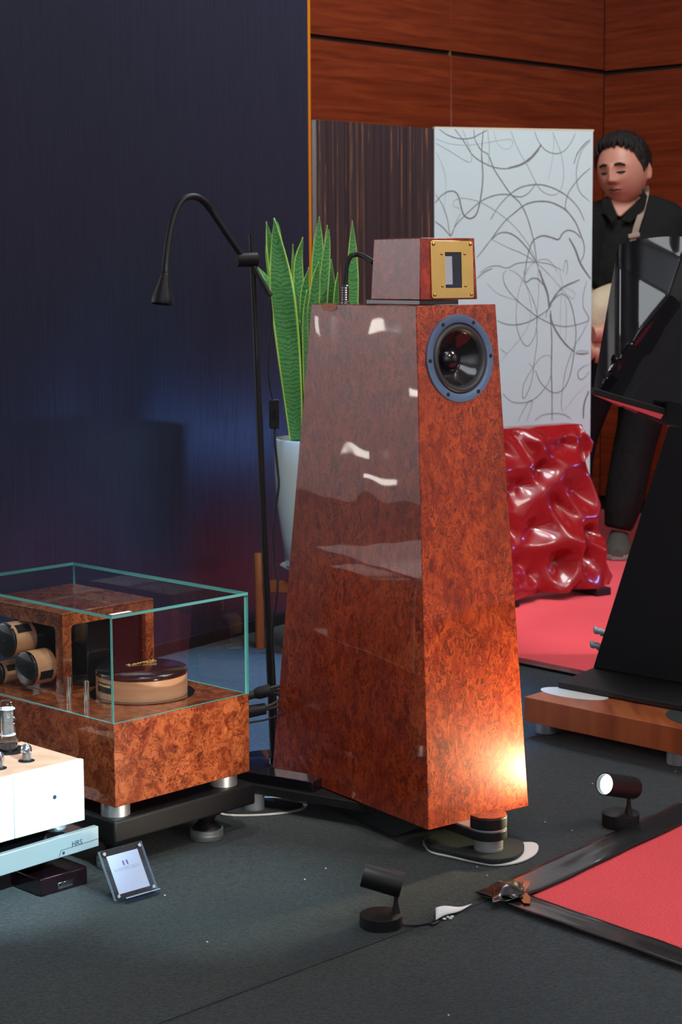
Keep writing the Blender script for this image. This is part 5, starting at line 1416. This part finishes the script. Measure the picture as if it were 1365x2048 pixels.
fs = [(j*NA1+i, (j+1)*NA1+i, (j+1)*NA1+(i+1) % NA1, j*NA1+(i+1) % NA1) for j in range(NA2) for i in range(NA1)]+[tuple(range(NA1))]
mesh('hair', (vs, fs), M_hair, man, smooth=True, label='short black hair')
# fringe clumps
for k in range(16):
    ph = -0.95+1.9*k/15+random.uniform(-0.04, 0.04); hl_ = hairline(ph)
    p0 = headsurf(ph, hl_-0.35, 0.020); p1 = headsurf(ph+random.uniform(-.04, .08), hl_-0.08, 0.019); p2 = headsurf(ph+random.uniform(-0.05, 0.12), hl_+0.06+random.uniform(0, 0.10), 0.006)
    mesh('hair_lock', tube(catmull([HW(p0), HW(p1), HW(p2)], 5), [0.0095*(1-(i/10.5)**2)+0.0012 for i in range(11)], 8), M_hair, man, smooth=80)
# shirt
sh = [torso(secs[1:], 1.0), limb([shL+V3((0.02, 0, 0.0)), elL, elL+(wrL-elL)*0.25], [0.075, 0.062, 0.056]), limb([shR-V3((0.02, 0, 0)), elR, elR+(wrR-elR)*0.4], [0.075, 0.062, 0.056])]
so = mesh('shirt', join(*sh), M_shirt, man, label='black button-up shirt'); remesh(so, 0.008, 4)
# open V at the neck (skin) and collar wings
vsx = [Pm(1238, 402, -0.072), Pm(1284, 398, -0.045), Pm(1262, 424, -0.075), Pm(1240, 436, -0.085)]
mesh('neck_skin', hexa([Pm(1222, 400, -0.045), Pm(1287, 392, -0.03), Pm(1243, 434, -0.072), Pm(1236, 432, -0.072)], [Pm(1222, 400, 0.03), Pm(1287, 392, 0.03), Pm(1243, 434, 0.03), Pm(1236, 432, 0.03)]), M_skin, man, bevel=0.006)
def wing(pts, dy):
    fr_ = [Pm(x, y, dy) for x, y in pts]; n = len(fr_)
    vs = fr_+[p+V3((0, 0.006, 0)) for p in fr_]
    return vs, [tuple(range(n)), tuple(reversed(range(n, 2*n)))]+[(i, n+i, n+(i+1) % n, (i+1) % n) for i in range(n)]
mesh('collar', wing([(1222, 396), (1236, 432), (1226, 448), (1205, 420), (1204, 398)], -0.085), M_shirt, man, bevel=0.002)
mesh('collar', wing([(1286, 376), (1284, 400), (1258, 422), (1242, 440), (1262, 446), (1290, 418), (1296, 392)], -0.082), M_shirt, man, bevel=0.002)
mesh('button', sphere(Pm(1239, 444, -0.092), 0.005, 0.002, 0.005, 12, 6), M_matte, man)
# strap over the shoulder
spt_ = [(1292, 372, 0.05), (1293, 384, -0.02), (1290, 400, -0.055), (1284, 425, -0.078), (1275, 452, -0.095), (1268, 478, -0.10), (1255, 520, -0.105), (1235, 580, -0.105)]
cp = catmull([Pm(x, y, dy) for x, y, dy in spt_], 5); vs = []
for p in cp:
    p = V3(tuple(p)); vs += [p+V3((-0.0125, -0.002, -0.002)), p+V3((0.0125, 0.006, 0.002)), p+V3((0.0125, 0.009, 0.002)), p+V3((-0.0125, 0.001, -0.002))]
fs = [(4*i+k, 4*i+(k+1) % 4, 4*i+4+(k+1) % 4, 4*i+4+k) for i in range(len(cp)-1) for k in range(4)]
mesh('bag_strap', (vs, fs), M_strap, man, label='tan webbing shoulder strap')
mesh('strap_buckle', box(Fr(Pm(1269, 471, -0.108), (1, 0, 0.15)), -0.021, 0.021, -0.004, 0.004, -0.008, 0.008), M_strap, man, bevel=0.003)
# cream cloth over the forearm
cr = mesh('cream_bag', join(limb([Pm(1228, 580, -0.10), Pm(1206, 612, -0.16), Pm(1184, 640, -0.17), Pm(1165, 665, -0.16)], [0.030, 0.070, 0.078, 0.060], 24)), M_cream, man, smooth=80, label='cream cloth bag under the arm')
mesh('forearm_cloth', limb([Pm(1236, 655, -0.19), Pm(1205, 668, -0.20), Pm(1180, 672, -0.18)], [0.034, 0.036, 0.040], 20), M_skin, man, smooth=80) if False else None
mesh('cuff_hand', join(*hand(Pm(1218, 668, -0.20), V3((-1, -0.2, -0.15)), 1)), M_skin, man, smooth=80) if False else None
fo = mesh('lower_arm', limb([Pm(1240, 640, -0.14), Pm(1215, 662, -0.22), Pm(1186, 668, -0.24)], [0.034, 0.034, 0.028], 20), M_skin, man, smooth=80)
# trousers
tr = [limb([hipL+V3((0, 0, 0.05)), hipL, kneeL, ankL+V3((0, 0, 0.0))], [0.090, 0.090, 0.066, 0.056]), limb([hipR+V3((0, 0, 0.05)), hipR, Pm(1283, 830, 0.02), Pm(1268, 900, 0.01), Pm(1249, 1000, -0.01), Pm(1237, 1058, -0.02)], [0.100, 0.100, 0.086, 0.078, 0.072, 0.052]),
      torso([(1262, 660, 0.168, 0.112, 0.02), (1260, 700, 0.178, 0.118, 0.02), (1258, 745, 0.175, 0.118, 0.02)], 1.0)]
to = mesh('trousers', join(*tr), M_trouser, man, label='loose black trousers'); remesh(to, 0.009, 4)
def shoe(c, yaw):
    R_ = Matrix.Rotation(yaw, 3, 'Z'); vs = []; fs = []; secs_ = [(-0.09, 0.030, 0.050), (-0.075, 0.040, 0.075), (-0.03, 0.043, 0.090), (0.02, 0.045, 0.085), (0.07, 0.050, 0.065), (0.12, 0.050, 0.048), (0.155, 0.040, 0.038), (0.175, 0.020, 0.028)]
    seg = 20
    for y, hw, h in secs_:
        for k in range(seg):
            t = 2*PI*k/seg; xx = hw*math.cos(t); zz = 0.022+h*max(-0.12, math.sin(t))
            vs.append(c+R_ @ V3((xx, -y, zz)))
    for j in range(len(secs_)-1):
        for k in range(seg): fs.append((j*seg+k, j*seg+(k+1) % seg, (j+1)*seg+(k+1) % seg, (j+1)*seg+k))
    fs += [tuple(range(seg)), tuple(range((len(secs_)-1)*seg, len(secs_)*seg))]
    s_ = mesh('shoe', (vs, fs), M_shoe, man, smooth=60, label='grey suede shoe')
    out = [(1.06*hw*sx, -y) for sx, lst in ((1, secs_), (-1, list(reversed(secs_)))) for y, hw, h in lst]
    ctr = [c+R_ @ V3((x, y, 0)) for x, y in out]
    mesh('sole', extrude(Fr((0, 0, 0), (1, 0, 0)), [(p.x, p.y) for p in ctr], 0.0055, 0.026), M_sole, s_, bevel=0.004)
    for k in range(4):
        yy = 0.01+0.018*k; mesh('lace', tube([c+R_ @ V3((-0.018, -yy, 0.022+0.078-0.006*k)), c+R_ @ V3((0, -yy-0.006, 0.022+0.090-0.011*k)), c+R_ @ V3((0.018, -yy, 0.022+0.078-0.006*k))], 0.003, 6), M_sole, s_)
sc1 = F(1240, 1085); sc1.z = 0
shoe(V3((ankR.x, ankR.y+0.02, 0)), math.radians(-10)); shoe(V3((ankL.x, ankL.y+0.02, 0)), math.radians(-10))
